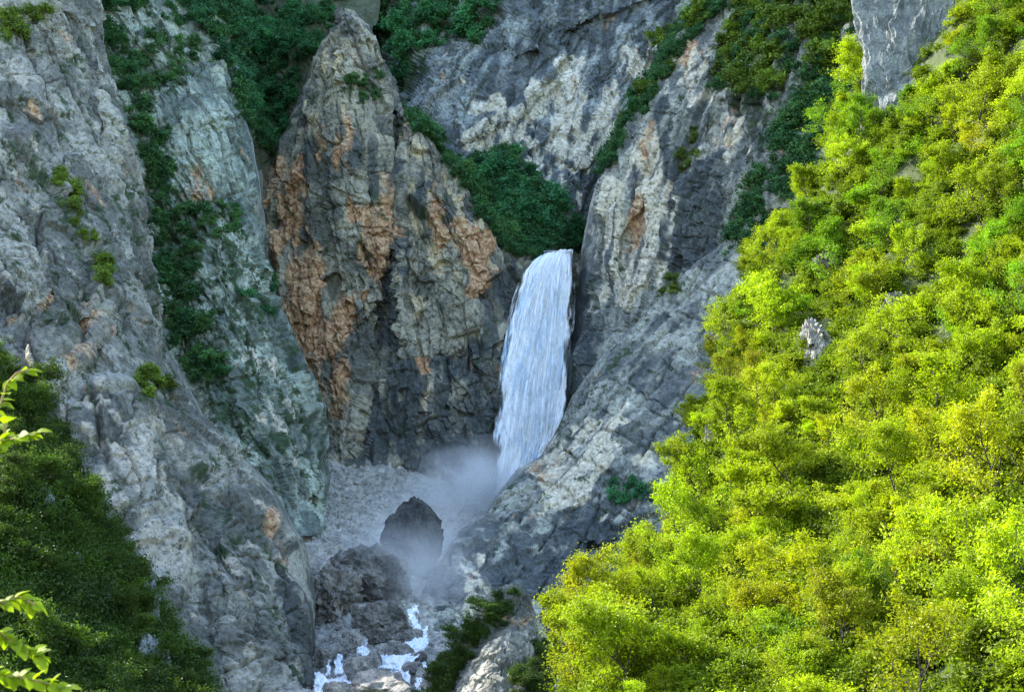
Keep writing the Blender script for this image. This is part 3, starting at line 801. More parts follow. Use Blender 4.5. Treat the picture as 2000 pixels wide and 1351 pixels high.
def shrub_mesh(i, seed, H, nl, per, leaf, spray):
    tv, tf, lv, lf = grow(seed=seed, H=H, n_limb=nl, limb=0.55, sub=2, first=0.08, lean=0.3, trunk_r=0.10, per=per, leaf=leaf, spray=spray)
    me = mesh_from('shrub%d' % i, np.concatenate([tv, lv]), np.concatenate([tf, lf + len(tv)]), M_BARK)
    me.materials.append(M_SHRUB)
    me.polygons.foreach_set('material_index', np.concatenate([np.zeros(len(tf), np.int32), np.ones(len(lf), np.int32)]))
    return me
SHRUBS = [shrub_mesh(i, 60 + i, *a) for i, a in enumerate([(5.5, 8, 17, 0.75, (0.6, 0.6, 0.3)), (4.2, 9, 16, 0.65, (0.5, 0.5, 0.28)), (6.5, 9, 17, 0.78, (0.6, 0.6, 0.32)), (3.4, 8, 15, 0.6, (0.45, 0.45, 0.25))])]

def plant_tree(meshes, P, scale, rz, colour, label, group, name='deciduous_tree', lean=None):
    e = bpy.data.objects.new(name, None)
    COL.objects.link(e)
    e.location = P
    e.rotation_euler = (lean[0], lean[1], rz) if lean else (0, 0, rz)
    e.scale = scale
    e['label'] = label; e['category'] = 'tree'; e['group'] = group
    for part, me in zip(('trunk', 'crown'), meshes):
        c = bpy.data.objects.new(part, me); COL.objects.link(c); c.parent = e
        c.color = (*colour, 1)
    return e

def plant_shrub(me, P, scale, colour, label, group, r, name='cliff_shrub', N=None, cat='shrub'):
    o = link(name, me, label=label, category=cat, group=group)
    o.location = P
    o.rotation_euler = (r.uniform(-.2, .2) + (0.35 if N is not None and N[1] < -0.3 else 0), r.uniform(-.2, .2), r.uniform(0, 6.28)) if N is None else Euler((0.3, 0, 0)).to_matrix().to_euler()
    if N is not None:
        up = Vector((N[0] * 0.5, N[1] * 0.5, 1.0)).normalized()
        o.rotation_euler = (up.to_track_quat('Z', 'Y') @ Euler((0, 0, r.uniform(0, 6.28))).to_quaternion()).to_euler()
    o.scale = scale
    o.color = (*colour, 1)
    return o

# --- the sunny slope
K_EDGE = [(1765, -80), (1725, 60), (1645, 270), (1562, 420), (1462, 570), (1405, 740), (1372, 900), (1298, 1090), (1192, 1230), (1130, 1300), (1120, 1450)]
K_POLY = K_EDGE + [(2120, 1480), (2120, -120), (1720, -140)]
BARE = [(1690, -60), (1865, -60), (1850, 95), (1705, 115)], [(1545, 590), (1625, 590), (1620, 700), (1560, 690)]
def k_zone(px, py):
    ex = np.interp(py, [p[1] for p in K_EDGE], [p[0] for p in K_EDGE])
    if math.hypot(px - 1800, (py - 110)) < 210: return 'close around the blue-grey crag'
    if px - ex < 110:
        return 'high on the slope\'s left edge' if py < 450 else 'on the slope\'s left edge against the grey cliff' if py < 950 else 'at the foot of the slope\'s left edge'
    if math.hypot(px - 1590, py - 640) < 170: return 'beside the white rock outcrop in mid slope'
    if py > 1120: return 'in the lower right corner of the view' if px > 1650 else 'along the bottom of the sunny slope'
    if px > 1780: return 'at the right border below the crag' if py < 650 else 'at the right border, lower half'
    return 'in the upper middle of the sunny slope' if py < 560 else 'in the lower middle of the sunny slope'
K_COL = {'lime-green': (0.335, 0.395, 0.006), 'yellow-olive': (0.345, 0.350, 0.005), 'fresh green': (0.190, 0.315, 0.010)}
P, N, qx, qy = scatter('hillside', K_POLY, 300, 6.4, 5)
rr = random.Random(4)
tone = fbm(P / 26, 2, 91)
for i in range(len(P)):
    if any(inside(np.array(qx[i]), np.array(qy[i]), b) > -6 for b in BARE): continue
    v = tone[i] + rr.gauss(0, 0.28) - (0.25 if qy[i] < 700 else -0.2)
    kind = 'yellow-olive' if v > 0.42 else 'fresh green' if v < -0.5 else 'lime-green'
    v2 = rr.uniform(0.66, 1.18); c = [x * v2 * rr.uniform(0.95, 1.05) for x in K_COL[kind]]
    z = k_zone(qx[i], qy[i])
    m = TREES[4] if kind == 'yellow-olive' and rr.random() < .6 else TREES[rr.randrange(8)]
    s = rr.choice((rr.uniform(0.6, 0.85), rr.uniform(0.85, 1.15), rr.uniform(1.05, 1.45)))
    plant_tree(m, P[i] - np.array([0, 0, 0.4]), (s, s, s * rr.uniform(0.85, 1.2)), rr.uniform(0, 6.28), c,
               '%s tree %s' % (kind, z), '%s trees %s' % (kind, z), lean=(rr.gauss(0, .1), rr.gauss(-0.12, .1)))

def tufts(name, parts, label, mat=M_SHRUB, colour=(0.05, 0.08, 0.03)):
    """low ground cover: one object of many leaf clusters; parts: (points, normals, leaves each, spread, leaf size)"""
    V, Fc, o = [], [], 0
    r = np.random.default_rng(len(label))
    for P, N, n, spread, leaf in parts:
        sc = (0.5 + r.random((len(P), 1)))
        cen = np.repeat(P + N * 0.3, n, 0) + r.normal(size=(len(P) * n, 3)) * spread * np.repeat(sc, n, 0) * np.array([1, 0.6, 0.8])
        v, f = leaf_quads(cen, leaf, r)
        V.append(v); Fc.append(f + o); o += len(v)
    ob = link(name, mesh_from(name, np.concatenate(V), np.concatenate(Fc), mat), kind='stuff', label=label)
    ob.color = (*colour, 1)
    return ob
def random_pts(name, poly, n, seed):
    s = SHEETS[name]; r = np.random.default_rng(seed)
    ok = np.flatnonzero((inside(s['qx'], s['qy'], poly) > 0).ravel())
    i = r.choice(ok, n)
    return s['P'].reshape(-1, 3)[i], s['N'].reshape(-1, 3)[i]
def bush_source(name, base, mat, P, label, group, seed, per=46, leaf=0.30):
    """a low bush of the undergrowth that stands on its own; the cover around it repeats its mesh"""
    tv, tf, lv, lf = grow(seed=seed, H=2.6, n_limb=7, limb=0.75, sub=2, first=0.05, lean=0.3, trunk_r=0.05, per=per, leaf=leaf, spray=(0.42, 0.42, 0.24))
    me = mesh_from(name, np.concatenate([tv, lv]), np.concatenate([tf, lf + len(tv)]), M_BARK)
    me.materials.append(mat)
    me.polygons.foreach_set('material_index', np.concatenate([np.zeros(len(tf), np.int32), np.ones(len(lf), np.int32)]))
    o = link(name, me, label=label, category='bush')
    o.location = P
    return o

def cover(name, src, P, label, lo, hi, seed):
    """ground cover: the bush repeated over the slope by geometry nodes"""
    me = bpy.data.meshes.new(name)
    me.vertices.add(len(P)); me.vertices.foreach_set('co', np.ascontiguousarray(P, np.float32).ravel())
    o = link(name, me, kind='stuff', label=label)
    ng = bpy.data.node_groups.new(name, 'GeometryNodeTree')
    ng.interface.new_socket('Geometry', in_out='INPUT', socket_type='NodeSocketGeometry')
    ng.interface.new_socket('Geometry', in_out='OUTPUT', socket_type='NodeSocketGeometry')
    gi, go = ng.nodes.new('NodeGroupInput'), ng.nodes.new('NodeGroupOutput')
    ob = ng.nodes.new('GeometryNodeObjectInfo'); ob.inputs['Object'].default_value = src
    ip = ng.nodes.new('GeometryNodeInstanceOnPoints')
    rv = ng.nodes.new('FunctionNodeRandomValue'); rv.data_type = 'FLOAT_VECTOR'
    rv.inputs[0].default_value = (-0.2, -0.3, 0); rv.inputs[1].default_value = (0.2, 0.1, 6.28); rv.inputs['Seed'].default_value = seed
    rs = ng.nodes.new('FunctionNodeRandomValue'); rs.data_type = 'FLOAT'
    rs.inputs[2].default_value = lo; rs.inputs[3].default_value = hi; rs.inputs['Seed'].default_value = seed + 1
    L = ng.links.new
    L(gi.outputs[0], ip.inputs['Points']); L(ob.outputs['Geometry'], ip.inputs['Instance'])
    L(rv.outputs[0], ip.inputs['Rotation']); L(rs.outputs[1], ip.inputs['Scale']); L(ip.outputs[0], go.inputs[0])
    m = o.modifiers.new('cover', 'NODES'); m.node_group = ng
    return o

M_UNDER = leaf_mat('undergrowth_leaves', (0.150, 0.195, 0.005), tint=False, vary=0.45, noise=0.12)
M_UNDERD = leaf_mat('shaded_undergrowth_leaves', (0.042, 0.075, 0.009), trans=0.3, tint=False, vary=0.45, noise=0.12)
M_UNDERC = leaf_mat('cliff_undergrowth_leaves', (0.062, 0.160, 0.065), trans=0.3, tint=False, vary=0.45, noise=0.25)
_p, _ = random_pts('hillside', K_POLY, 2300, 3)
_ok = np.array([inside(*proj(_p), b) < 8 for b in BARE]).all(0)
_p = _p[_ok]
_b = bush_source('bush', None, M_UNDER, at('hillside', 1430, 1290)[0], 'low lime-green bush on the bottom left of the sunny slope', None, 77, 30, 0.36)
cover('undergrowth', _b, _p - np.array([0, 0, 0.2]), 'low lime-green bushes filling the gaps between the sunny trees', 0.7, 1.9, 5)

# --- the shaded slope, lower left
H_POLY = [(-140, 600), (-20, 730), (40, 830), (125, 950), (190, 1060), (250, 1170), (315, 1290), (375, 1400), (365, 1480), (-200, 1480)]
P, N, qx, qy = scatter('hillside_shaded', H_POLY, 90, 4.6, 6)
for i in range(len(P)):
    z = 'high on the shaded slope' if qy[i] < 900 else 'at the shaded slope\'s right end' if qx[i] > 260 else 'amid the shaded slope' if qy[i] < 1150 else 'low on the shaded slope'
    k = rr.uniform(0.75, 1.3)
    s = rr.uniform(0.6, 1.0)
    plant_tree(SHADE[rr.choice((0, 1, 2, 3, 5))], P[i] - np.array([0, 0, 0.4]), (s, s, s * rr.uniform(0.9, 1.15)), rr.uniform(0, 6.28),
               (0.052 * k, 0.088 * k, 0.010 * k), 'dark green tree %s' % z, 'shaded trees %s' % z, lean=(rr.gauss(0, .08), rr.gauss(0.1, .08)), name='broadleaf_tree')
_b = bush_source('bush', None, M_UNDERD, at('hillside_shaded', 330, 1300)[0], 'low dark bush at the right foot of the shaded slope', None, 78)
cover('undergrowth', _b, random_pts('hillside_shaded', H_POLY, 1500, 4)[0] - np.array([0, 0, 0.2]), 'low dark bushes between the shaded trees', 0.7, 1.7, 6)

# --- trees and shrubs on the cliffs: sheet, area, number, spacing, size, colour, what, where
DG, MG, BG, OG = (0.060, 0.205, 0.085), (0.085, 0.190, 0.065), (0.055, 0.170, 0.080), (0.135, 0.195, 0.022)
CL = [
    ('gully', [(395, -60), (720, -60), (640, 60), (590, 130), (570, 250), (520, 310), (490, 250), (470, 100)], 90, 6.5, (1.2, 2.0), DG, 'dark forest tree', 'in the wooded gully left of the pillar'),
    ('cliff_left_rear', [(110, -60), (400, -60), (450, 50), (490, 240), (470, 240), (440, 130), (380, 60), (260, 25), (110, 5)], 26, 5.5, (1.2, 1.9), BG, 'dark evergreen shrub', 'on the rim at the upper left'),
    ('cliff_back', [(690, -60), (1000, -60), (985, 10), (950, 70), (930, 95), (880, 70), (830, 110), (800, 190), (780, 190), (770, 110), (730, 70)], 40, 6.0, (1.4, 2.3), DG, 'dark green shrub', 'on the ledges above the pillar'),
    ('cliff_back', [(925, 325), (985, 300), (1040, 350), (1085, 420), (1130, 465), (1110, 490), (1030, 500), (965, 450)], 44, 5.0, (1.4, 2.2), DG, 'dense dark green shrub', 'on the ramp above the waterfall lip'),
    ('cliff_centre', [(795, 205), (850, 235), (900, 300), (960, 400), (1010, 470), (1040, 500), (1000, 500), (950, 440), (890, 340), (840, 275), (795, 240)], 34, 3.6, (1.1, 1.8), MG, 'green shrub', 'on the sloping ledge right of the pillar'),
    ('cliff_left_rear', [(205, 60), (260, 80), (275, 170), (330, 320), (395, 430), (400, 520), (380, 600), (430, 720), (420, 780), (350, 700), (310, 560), (270, 300), (215, 180)], 36, 5.5, (0.7, 1.4), MG, 'dark green shrub', 'in the grassy gully at left'),
    ('cliff_left_rear', [(280, 80), (380, 80), (370, 150), (300, 180), (280, 180)], 12, 5.0, (0.9,1.5), MG, 'green shrub', 'on the high left shelf'),
    ('cliff_right', [(1430, -60), (1690, -60), (1650, 110), (1590, 210), (1550, 260), (1500, 200), (1420, 190), (1370, 170), (1420, 60)], 60, 5.5, (1.2, 2.2), OG, 'shaded green tree', 'on the cliff left of the sunny slope'),
    ('cliff_right', [(1560, 170), (1670, 150), (1590, 320), (1510, 430), (1430, 560), (1390, 580), (1440, 450), (1500, 320)], 30, 5.0, (1.0,1.7), MG, 'shaded green shrub', 'between grey cliff and sunny slope'),
    ('cliff_right', [(1395, -40), (1420, 20), (1350, 80), (1310, 140), (1280, 200), (1240, 250), (1200, 330), (1165, 355), (1200, 270), (1250, 180), (1300, 100), (1350, 20)], 36, 3.8, (1.2, 1.9), OG, 'olive green shrub', 'on the diagonal ledge at right'),
    ('cliff_right', [(1320, 310), (1365, 300), (1360, 320), (1325, 345)], 5, 2.0, (0.7, 1.0), OG, 'small olive shrub', 'in a crack of the right cliff'),
    ('cliff_right', [(1340, 225), (1365, 225), (1365, 280), (1345, 280)], 4, 2.0, (0.7, 1.0), OG, 'pale olive bush', 'on the bare right face'),
    ('cliff_spur', [(1290, 540), (1325, 520), (1320, 570), (1295, 580)], 5, 2.0, (0.7, 1.1), OG, 'small dark shrub', 'where spur and right cliff meet'),
    ('cliff_spur', [(1180, 945), (1240, 945), (1290, 985), (1190, 985)], 8, 2.5, (0.6, 1.0), DG, 'small dark shrub', 'on the grassy shelf of the spur'),
    ('cliff_centre', [(660, 155), (745, 150), (740, 200), (690, 210)], 10, 3.0, (0.6, 1.1), MG, 'small green shrub', 'on the shelf near the pillar top'),
    ('cliff_left_rear', [(400, 405), (460, 400), (460, 470), (420, 480)], 9, 3.5, (0.6, 1.1), MG, 'small green shrub', 'on the face left of the orange buttress'),
    ('cliff_left_rear', [(460, 570), (530, 520), (540, 640), (470, 640)], 9, 3.5, (0.6, 1.1), DG, 'small dark shrub', 'on the slab left of the orange buttress'),
    ('cliff_left', [(95, 320), (112, 330), (210, 520), (205, 560), (185, 540), (130, 420)], 16, 3.0, (0.6, 1.0), OG, 'olive green shrub', 'along the diagonal ledge at the far left'),
    ('cliff_left', [(0, 30), (80, 20), (75, 60), (0, 90)], 9, 3.0, (0.7, 1.2), OG, 'olive green shrub', 'on the ledge in the upper left corner'),
    ('cliff_left', [(270, 720), (330, 760), (340, 800), (280, 780)], 8, 2.5, (0.6, 1.0), OG, 'dark olive shrub', 'on the shoulder of the left buttress'),
]
for k, (sh, poly, n, md, (s0, s1), c, what, where) in enumerate(CL):
    P, N, qx, qy = scatter(sh, poly, n, md, 200 + k)
    nm = 'forest_tree' if 'tree' in what else 'ledge_shrub' if 'ledge' in where else 'cliff_shrub'
    for i in range(len(P)):
        s = rr.uniform(s0, s1); v = rr.uniform(0.7, 1.35)
        plant_shrub(SHRUBS[rr.randrange(4)], P[i] - N[i] * 0.2, (s, s, s * rr.uniform(.8, 1.1)), [x * v for x in c], '%s %s' % (what, where), '%ss %s' % (what, where), rr, nm, N[i], 'tree' if nm == 'forest_tree' else 'shrub')

_b = bush_source('bush', None, M_UNDERC, at('cliff_back', 1000, 400)[0], 'low green bush amid the ramp above the fall', None, 79, 15, 0.6)
_q = [random_pts(*a)[0] for a in (
    ('cliff_back', [(920, 320), (985, 295), (1040, 345), (1085, 415), (1135, 462), (1112, 495), (1030, 505), (965, 455)], 230, 31),
    ('cliff_back', [(690, -60), (1000, -60), (985, 10), (950, 70), (930, 95), (880, 60), (832, 60), (812, 160), (790, 180), (795, 90), (760, 20), (735, 70), (700, 40)], 210, 32),
    ('gully', [(385, -60), (725, -60), (640, 60), (590, 130), (570, 250), (520, 315), (485, 250), (465, 100)], 420, 33),
    ('cliff_centre', [(795, 205), (850, 235), (900, 300), (960, 400), (1010, 470), (1045, 505), (1000, 500), (950, 442), (890, 342), (840, 275), (795, 240)], 240, 34),
    ('cliff_left_rear', [(205, 60), (265, 70), (280, 200), (335, 320), (398, 430), (402, 520), (385, 600), (440, 730), (425, 790), (350, 710), (305, 560), (268, 300), (213, 180)], 90, 35),
    ('cliff_left_rear', [(110, -60), (400, -60), (450, 50), (492, 240), (470, 240), (440, 130), (380, 60), (260, 30), (110, 10)], 110, 36),
    ('cliff_right', [(1430, -60), (1690, -60), (1650, 110), (1590, 230), (1550, 270), (1500, 200), (1420, 190), (1370, 170), (1420, 60)], 150, 37),
    ('cliff_right', [(1395, -40), (1420, 20), (1350, 80), (1310, 140), (1280, 205), (1240, 255), (1200, 335), (1163, 358), (1200, 270), (1250, 180), (1300, 100), (1350, 20)], 260, 38),
    ('cliff_right', [(1560, 170), (1680, 150), (1590, 330), (1520, 440), (1440, 560), (1390, 590), (1430, 470), (1500, 330)], 130, 39))]
cover('undergrowth', _b, np.concatenate(_q), 'low green bushes and scrub covering the ledges and gullies of the cliffs', 0.5, 2.3, 7)
tufts('cliff_grass', [
    (*random_pts('cliff_left_rear', [(205, 60), (270, 60), (280, 250), (395, 430), (400, 600), (450, 740), (430, 800), (340, 720), (300, 560), (260, 300), (210, 180)], 900, 11), 12, 0.6, 0.55),
    (*random_pts('cliff_left_rear', [(380, 400), (480, 400), (540, 560), (655, 800), (660, 990), (450, 900), (380, 640)], 620, 12), 8, 0.5, 0.5),
    (*random_pts('cliff_left_rear', [(100, 0), (480, 60), (510, 400), (300, 400)], 260, 13), 8, 0.6, 0.5),
    (*random_pts('cliff_left', [(0, 0), (200, 50), (310, 740), (600, 1100), (640, 1351), (400, 1351), (150, 760), (0, 600)], 700, 14), 8, 0.45, 0.4),
    (*random_pts('cliff_spur', [(1290, 560), (1320, 590), (1090, 860), (900, 1060), (890, 1040), (1060, 840)], 260, 15), 8, 0.4, 0.4),
    (*random_pts('cliff_right', [(1400, 180), (1560, 180), (1480, 420), (1360, 580), (1340, 300)], 260, 16), 8, 0.5, 0.45),
    (*random_pts('cliff_back', [(700, -40), (1000, -40), (960, 60), (800, 200), (760, 150)], 500, 17), 10, 0.7, 0.6),
    (*random_pts('cliff_back', [(925, 325), (985, 300), (1040, 350), (1130, 465), (1110, 490), (1030, 500), (965, 450)], 400, 18), 12, 0.7, 0.6),
    (*random_pts('cliff_centre', [(580, 60), (740, 60), (740, 210), (570, 300)], 160, 19), 8, 0.5, 0.5),
    (*random_pts('gully', [(380, -60), (730, -60), (570, 300), (500, 310)], 900, 20), 14, 1.0, 0.7)],
    'dark green grass and low plants growing in the cliff cracks', M_SHRUB, (0.04, 0.075, 0.026))

# ------------------------------------------------------------------ rocks
import bmesh
def rock_mesh(name, seed, sub, mat, cuts=11, blocky=0.35, rough=0.07, taper=None, bed=0.0):
    """unit rock: a rounded block cut by planes and roughened; stands on z = 0, about 1 wide and 1 high"""
    bm = bmesh.new()
    bmesh.ops.create_icosphere(bm, subdivisions=sub, radius=1.0)
    v = np.array([x.co[:] for x in bm.verts]); f = np.array([[q.index for q in p.verts] for p in bm.faces])
    bm.free()
    r = np.random.default_rng(seed)
    m = np.abs(v).max(1)[:, None]
    v = v * (1 - blocky) + v / m * blocky
    for k in range(cuts):
        n = r.normal(size=3); n /= np.linalg.norm(n)
        d = r.uniform(0.55, 0.9)
        t = v @ n - d
        v = v - np.maximum(t, 0)[:, None] * n * 0.96
    nn = v / np.linalg.norm(v, axis=1)[:, None]
    d = rough * (1.1 * facets(v * 3.2 + seed, seed % 50)[0] + 0.6 * facets(v * 7.5 + seed, seed % 50 + 3)[0] + 0.9 * fbm(v * 3 + seed, 4, seed % 60))
    if bed: d = d + bed * ridged(rot_yz(v, 0.5) * np.array([0.6, 0.6, 6.0]), 2, seed % 40)
    v = v + nn * d[:, None]
    v -= (v.max(0) + v.min(0)) / 2
    v /= (v.max(0) - v.min(0))
    v[:, 2] += 0.5
    if taper is not None:
        k = np.interp(v[:, 2], *taper)
        v[:, 0] *= k; v[:, 1] *= k
    return mesh_from(name, v, f, mat)

def put_rock(name, me, base, w, d, h, label, group=None, rz=0.0, rx=0.0, cat='boulder', sink=0.08):
    o = link(name, me, label=label, category=cat, group=group)
    o.location = (base[0], base[1], base[2] - h * sink)
    o.scale = (w, d, h)
    o.rotation_euler = (rx, 0, rz)
    return o

def floor_rock(cx, bottom, w, h, me, label, name='boulder', group=None, rz=0, sheet_name='ravine_floor', depth=1.0, sink=0.08):
    p, _ = at(sheet_name, cx, bottom)
    k = p[1] / F / 0.985
    return put_rock(name, me, (p[0], p[1] + w * k * depth * 0.4, p[2]), w * k, w * k * depth, h * k * (1 + sink), label, group, rz, sink=sink)

floor_rock(806, 1128, 132, 166, rock_mesh('peak_rock', 5, 5, M_DARKROCK, cuts=10, blocky=0.12, rough=0.07, taper=([0, 0.3, 0.6, 0.85, 1.0], [1.0, 1.12, 1.0, 0.7, 0.5])), 'huge dark pointed boulder standing in the mist below the fall')
floor_rock(716, 1176, 168, 124, rock_mesh('mound_rock', 8, 5, M_MOUND, cuts=9, blocky=0.05, rough=0.11), 'broad dark boulder mound in front of the misty pointed boulder')
floor_rock(640, 1215, 130, 120, rock_mesh('wall_rock', 12, 5, M_MOUND, cuts=9, blocky=0.2, rough=0.14), 'dark boulder wedged against the left ravine wall')
floor_rock(750, 1254, 108, 88, rock_mesh('block_rock', 17, 5, M_MOUND, cuts=12, blocky=0.35, rough=0.09), 'large dark brown boulder at the head of the cascades')
BR = [rock_mesh('stone%d' % k, 40 + k, 4, M_BOULDER, cuts=10, blocky=0.35, rough=0.07) for k in range(7)]
for cx, bt, w, h, k, lb in [
        (757, 1288, 50, 42, 0, 'rounded grey boulder right below the large brown boulder'), (792, 1262, 56, 40, 1, 'grey boulder at the top of the white stream, by the cliff foot'),
        (727, 1302, 42, 36, 2, 'small grey boulder left of the foaming pool'), (697, 1340, 72, 60, 3, 'brown grey boulder left of the stream, beside two thin cascades'),
        (744, 1385, 128, 78, 4, 'big pale boulder cut off by the lower border, middle of the stream'), (668, 1372, 62, 42, 5, 'dark boulder at the lower border, circled by foam'),
        (688, 1268, 50, 42, 6, 'grey boulder left of the short upper cascade'), (655, 1276, 46, 36, 0, 'grey boulder at the left wall foot, above two cascades'),
        (630, 1300, 46, 38, 1, 'boulder at the far left of the stream bed'), (781, 1290, 64, 36, 2, 'flat topped boulder in the middle of the foaming pool'),
        (803, 1322, 46, 32, 3, 'small boulder at the right side of the foaming pool'), (826, 1335, 42, 34, 4, 'small boulder under the dark shrubs at the right bank'),
        (816, 1298, 36, 28, 5, 'pale small boulder where the stream meets the right bank'), (774, 1352, 42, 30, 6, 'small boulder right of the big pale boulder'),
        (640, 1362, 42, 32, 0, 'small boulder in the lower left corner of the stream'), (704, 1222, 54, 46, 1, 'boulder on the left behind the large brown boulder'),
        (840, 1362, 46, 40, 2, 'boulder at the lower border beside the right bank'), (776, 1236, 40, 30, 3, 'small boulder at the right foot of the large brown boulder'),
        (810, 1370, 34, 26, 4, 'small boulder between the two lowest cascades on the right')]:
    floor_rock(cx, bt, w, h, BR[k], lb, rz=rng.uniform(0, 6))
P, N, qx, qy = scatter('ravine_floor', [(605, 1225), (700, 1215), (845, 1225), (850, 1380), (600, 1390)], 300, 0.7, 44)
def stones(name, P, sizes, label, mat, seed=1):
    r = np.random.default_rng(seed)
    bm = bmesh.new(); bmesh.ops.create_icosphere(bm, subdivisions=1, radius=0.5)
    v = np.array([x.co[:] for x in bm.verts]); f = np.array([[q.index for q in p.verts] for p in bm.faces]); bm.free()
    n = len(P)
    A = v[None] * (1 + 0.5 * (r.random((n, len(v), 1)) - 0.5)) * (0.6 + 0.7 * r.random((n, 1, 3)))
    a = r.random(n) * 6.28; c, s_ = np.cos(a)[:, None], np.sin(a)[:, None]
    A = np.stack([A[..., 0] * c - A[..., 1] * s_, A[..., 0] * s_ + A[..., 1] * c, A[..., 2]], -1) * sizes[:, None, None] + P[:, None]
    Fc = (f[None] + (np.arange(n) * len(v))[:, None, None]).reshape(-1, 3)
    return link(name, mesh_from(name, A.reshape(-1, 3), Fc, mat), kind='stuff', label=label)
stones('stream_pebbles', P, 0.5 + 2.3 * rng.random(len(P)) ** 3, 'small stones and cobbles lying between the stream boulders', M_BOULDER)
p, n_ = random_pts('ravine_floor', [(590, 885), (960, 905), (960, 1000), (860, 1180), (640, 1230), (580, 1060)], 2600, 21)
stones('scree_stones', p, 0.5 + 2.6 * rng.random(len(p)) ** 4, 'loose pale scree stones in the bowl under the fall', M_SCREE, 2)

# --- crag and bare outcrops on the sunny slope
p, _ = at('hillside', 1790, 150)
k = p[1] / F
put_rock('rock_crag', rock_mesh('crag', 73, 6, M_CRAG, cuts=3, blocky=0.85, rough=0.07, bed=0.02), p + np.array([2, 10, -26]), 250 * k, 180 * k, 500 * k, 'tall blue-grey rock crag with one sunlit edge among the trees', cat='crag', rz=0.28)
for px, py, w, h, sd, lb in [(1585, 690, 80, 110, 81, 'white sunlit rock outcrop between trees in mid slope'), (1612, 520, 66, 44, 82, 'small pale rock showing above the mid slope outcrop'),
                             (1735, 610, 70, 60, 83, 'pale rock under a dark tree right of the mid slope outcrop'), (1382, 870, 34, 70, 84, 'thin pale rock fin at the slope\'s left edge'),
                             (1700, 820, 36, 44, 85, 'small pale rock low in the middle of the sunny slope'), (1300, 1000, 44, 50, 86, 'pale rock at the slope\'s left edge, lower part'), (1095, 1345, 50, 90, 87, 'grey rock at the foot of the sunny slope, lower border')]:
    q, _ = at('hillside', px, py)
    k = q[1] / F
    put_rock('rock_outcrop', rock_mesh('outcrop', sd, 5, M_WHITEROCK, cuts=10, blocky=0.3, rough=0.17), q + np.array([1, -1.0, 0]), w * k * 1.1, w * k, h * k * 1.1, lb, cat='rock', rz=sd, sink=0.35)

for px, py, w, h, sd, lb in [(78, 1010, 40, 50, 91, 'pale blue rock showing between the shaded trees, uppermost'), (140, 1130, 44, 46, 92, 'pale blue rock amid the shaded trees, second from top'),
                             (275, 1250, 46, 100, 93, 'bluish rock step right among the shaded trees'), (290, 1330, 60, 80, 94, 'broad bluish rock low among the shaded trees')]:
    q, _ = at('hillside_shaded', px, py)
    k = q[1] / F
    put_rock('rock_outcrop', rock_mesh('outcrop', sd, 5, M_PALE, cuts=12, blocky=0.5, rough=0.13), q + np.array([1, -1.5, -0.5]), w * k * 1.4, w * k * 1.2, h * k * 1.8, lb, cat='rock', rz=sd, sink=0.3)

# ------------------------------------------------------------------ the bank with shrubs at the bottom, right of the stream
sheet('rock_bank', [
    [(832, 1352, 354), (828, 1470, 336)], [(872, 1292, 358), (870, 1470, 332)], [(922, 1236, 360), (922, 1330, 346), (925, 1470, 330)], [(962, 1170, 362), (960, 1250, 350), (960, 1470, 326)],
    [(1004, 1142, 364), (1005, 1240, 352), (1010, 1470, 322)], [(1034, 1165, 366), (1036, 1250, 352), (1040, 1470, 320)], [(1052, 1238, 364), (1056, 1320, 345), (1060, 1470, 318)], [(1090, 1310, 360), (1090, 1470, 318)]], 10, M_NEAR,
    step=2.3, wrap_top=40, wrap_left=25, wrap_right=25, blur_n=6,
    feats=[([(880, 1351), (905, 1290), (960, 1250), (1040, 1240), (1050, 1290), (1010, 1351), (950, 1420)], -3, 16)],
    masks=dict(orange=[([(985, 1205), (1045, 1205), (1040, 1240), (990, 1235)], 0.9, 8)], dark=[([(1010, 1300), (1100, 1260), (1090, 1470), (1000, 1400)], 0.7, 12)], green=[([(1040, 1240), (1090, 1300), (1080, 1400), (1000, 1400)], 0.5, 14)]),
    weather=(-0.7, 0.4, 0.1, 221), disp=crag(7, big=1.0, block=0.9, small=0.3, flute=0.3, bed=0.5, tilt=-0.6, stretch=0.8, sz=0.35, rough=0.18, crack=0.5))
SHEETS['rock_bank']['qx'], SHEETS['rock_bank']['qy'] = proj(SHEETS['rock_bank']['P'])
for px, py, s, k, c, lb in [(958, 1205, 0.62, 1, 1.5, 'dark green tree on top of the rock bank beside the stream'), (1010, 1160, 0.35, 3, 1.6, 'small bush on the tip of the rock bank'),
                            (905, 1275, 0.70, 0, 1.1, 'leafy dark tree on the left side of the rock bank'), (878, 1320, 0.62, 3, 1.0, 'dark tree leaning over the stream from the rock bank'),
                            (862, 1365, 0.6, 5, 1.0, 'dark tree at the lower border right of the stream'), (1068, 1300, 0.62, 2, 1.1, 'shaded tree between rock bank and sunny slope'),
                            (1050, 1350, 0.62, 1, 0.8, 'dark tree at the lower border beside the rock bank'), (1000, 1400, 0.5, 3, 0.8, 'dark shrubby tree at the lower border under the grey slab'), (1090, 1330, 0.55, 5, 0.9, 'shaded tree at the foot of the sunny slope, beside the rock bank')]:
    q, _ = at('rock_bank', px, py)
    plant_tree(TREES[k], q - np.array([0, 0, 2.6 * s]), (s * 1.25, s * 1.25, s), px * 0.1, (0.06 * c, 0.105 * c, 0.018 * c), lb, 'trees on the rock bank')

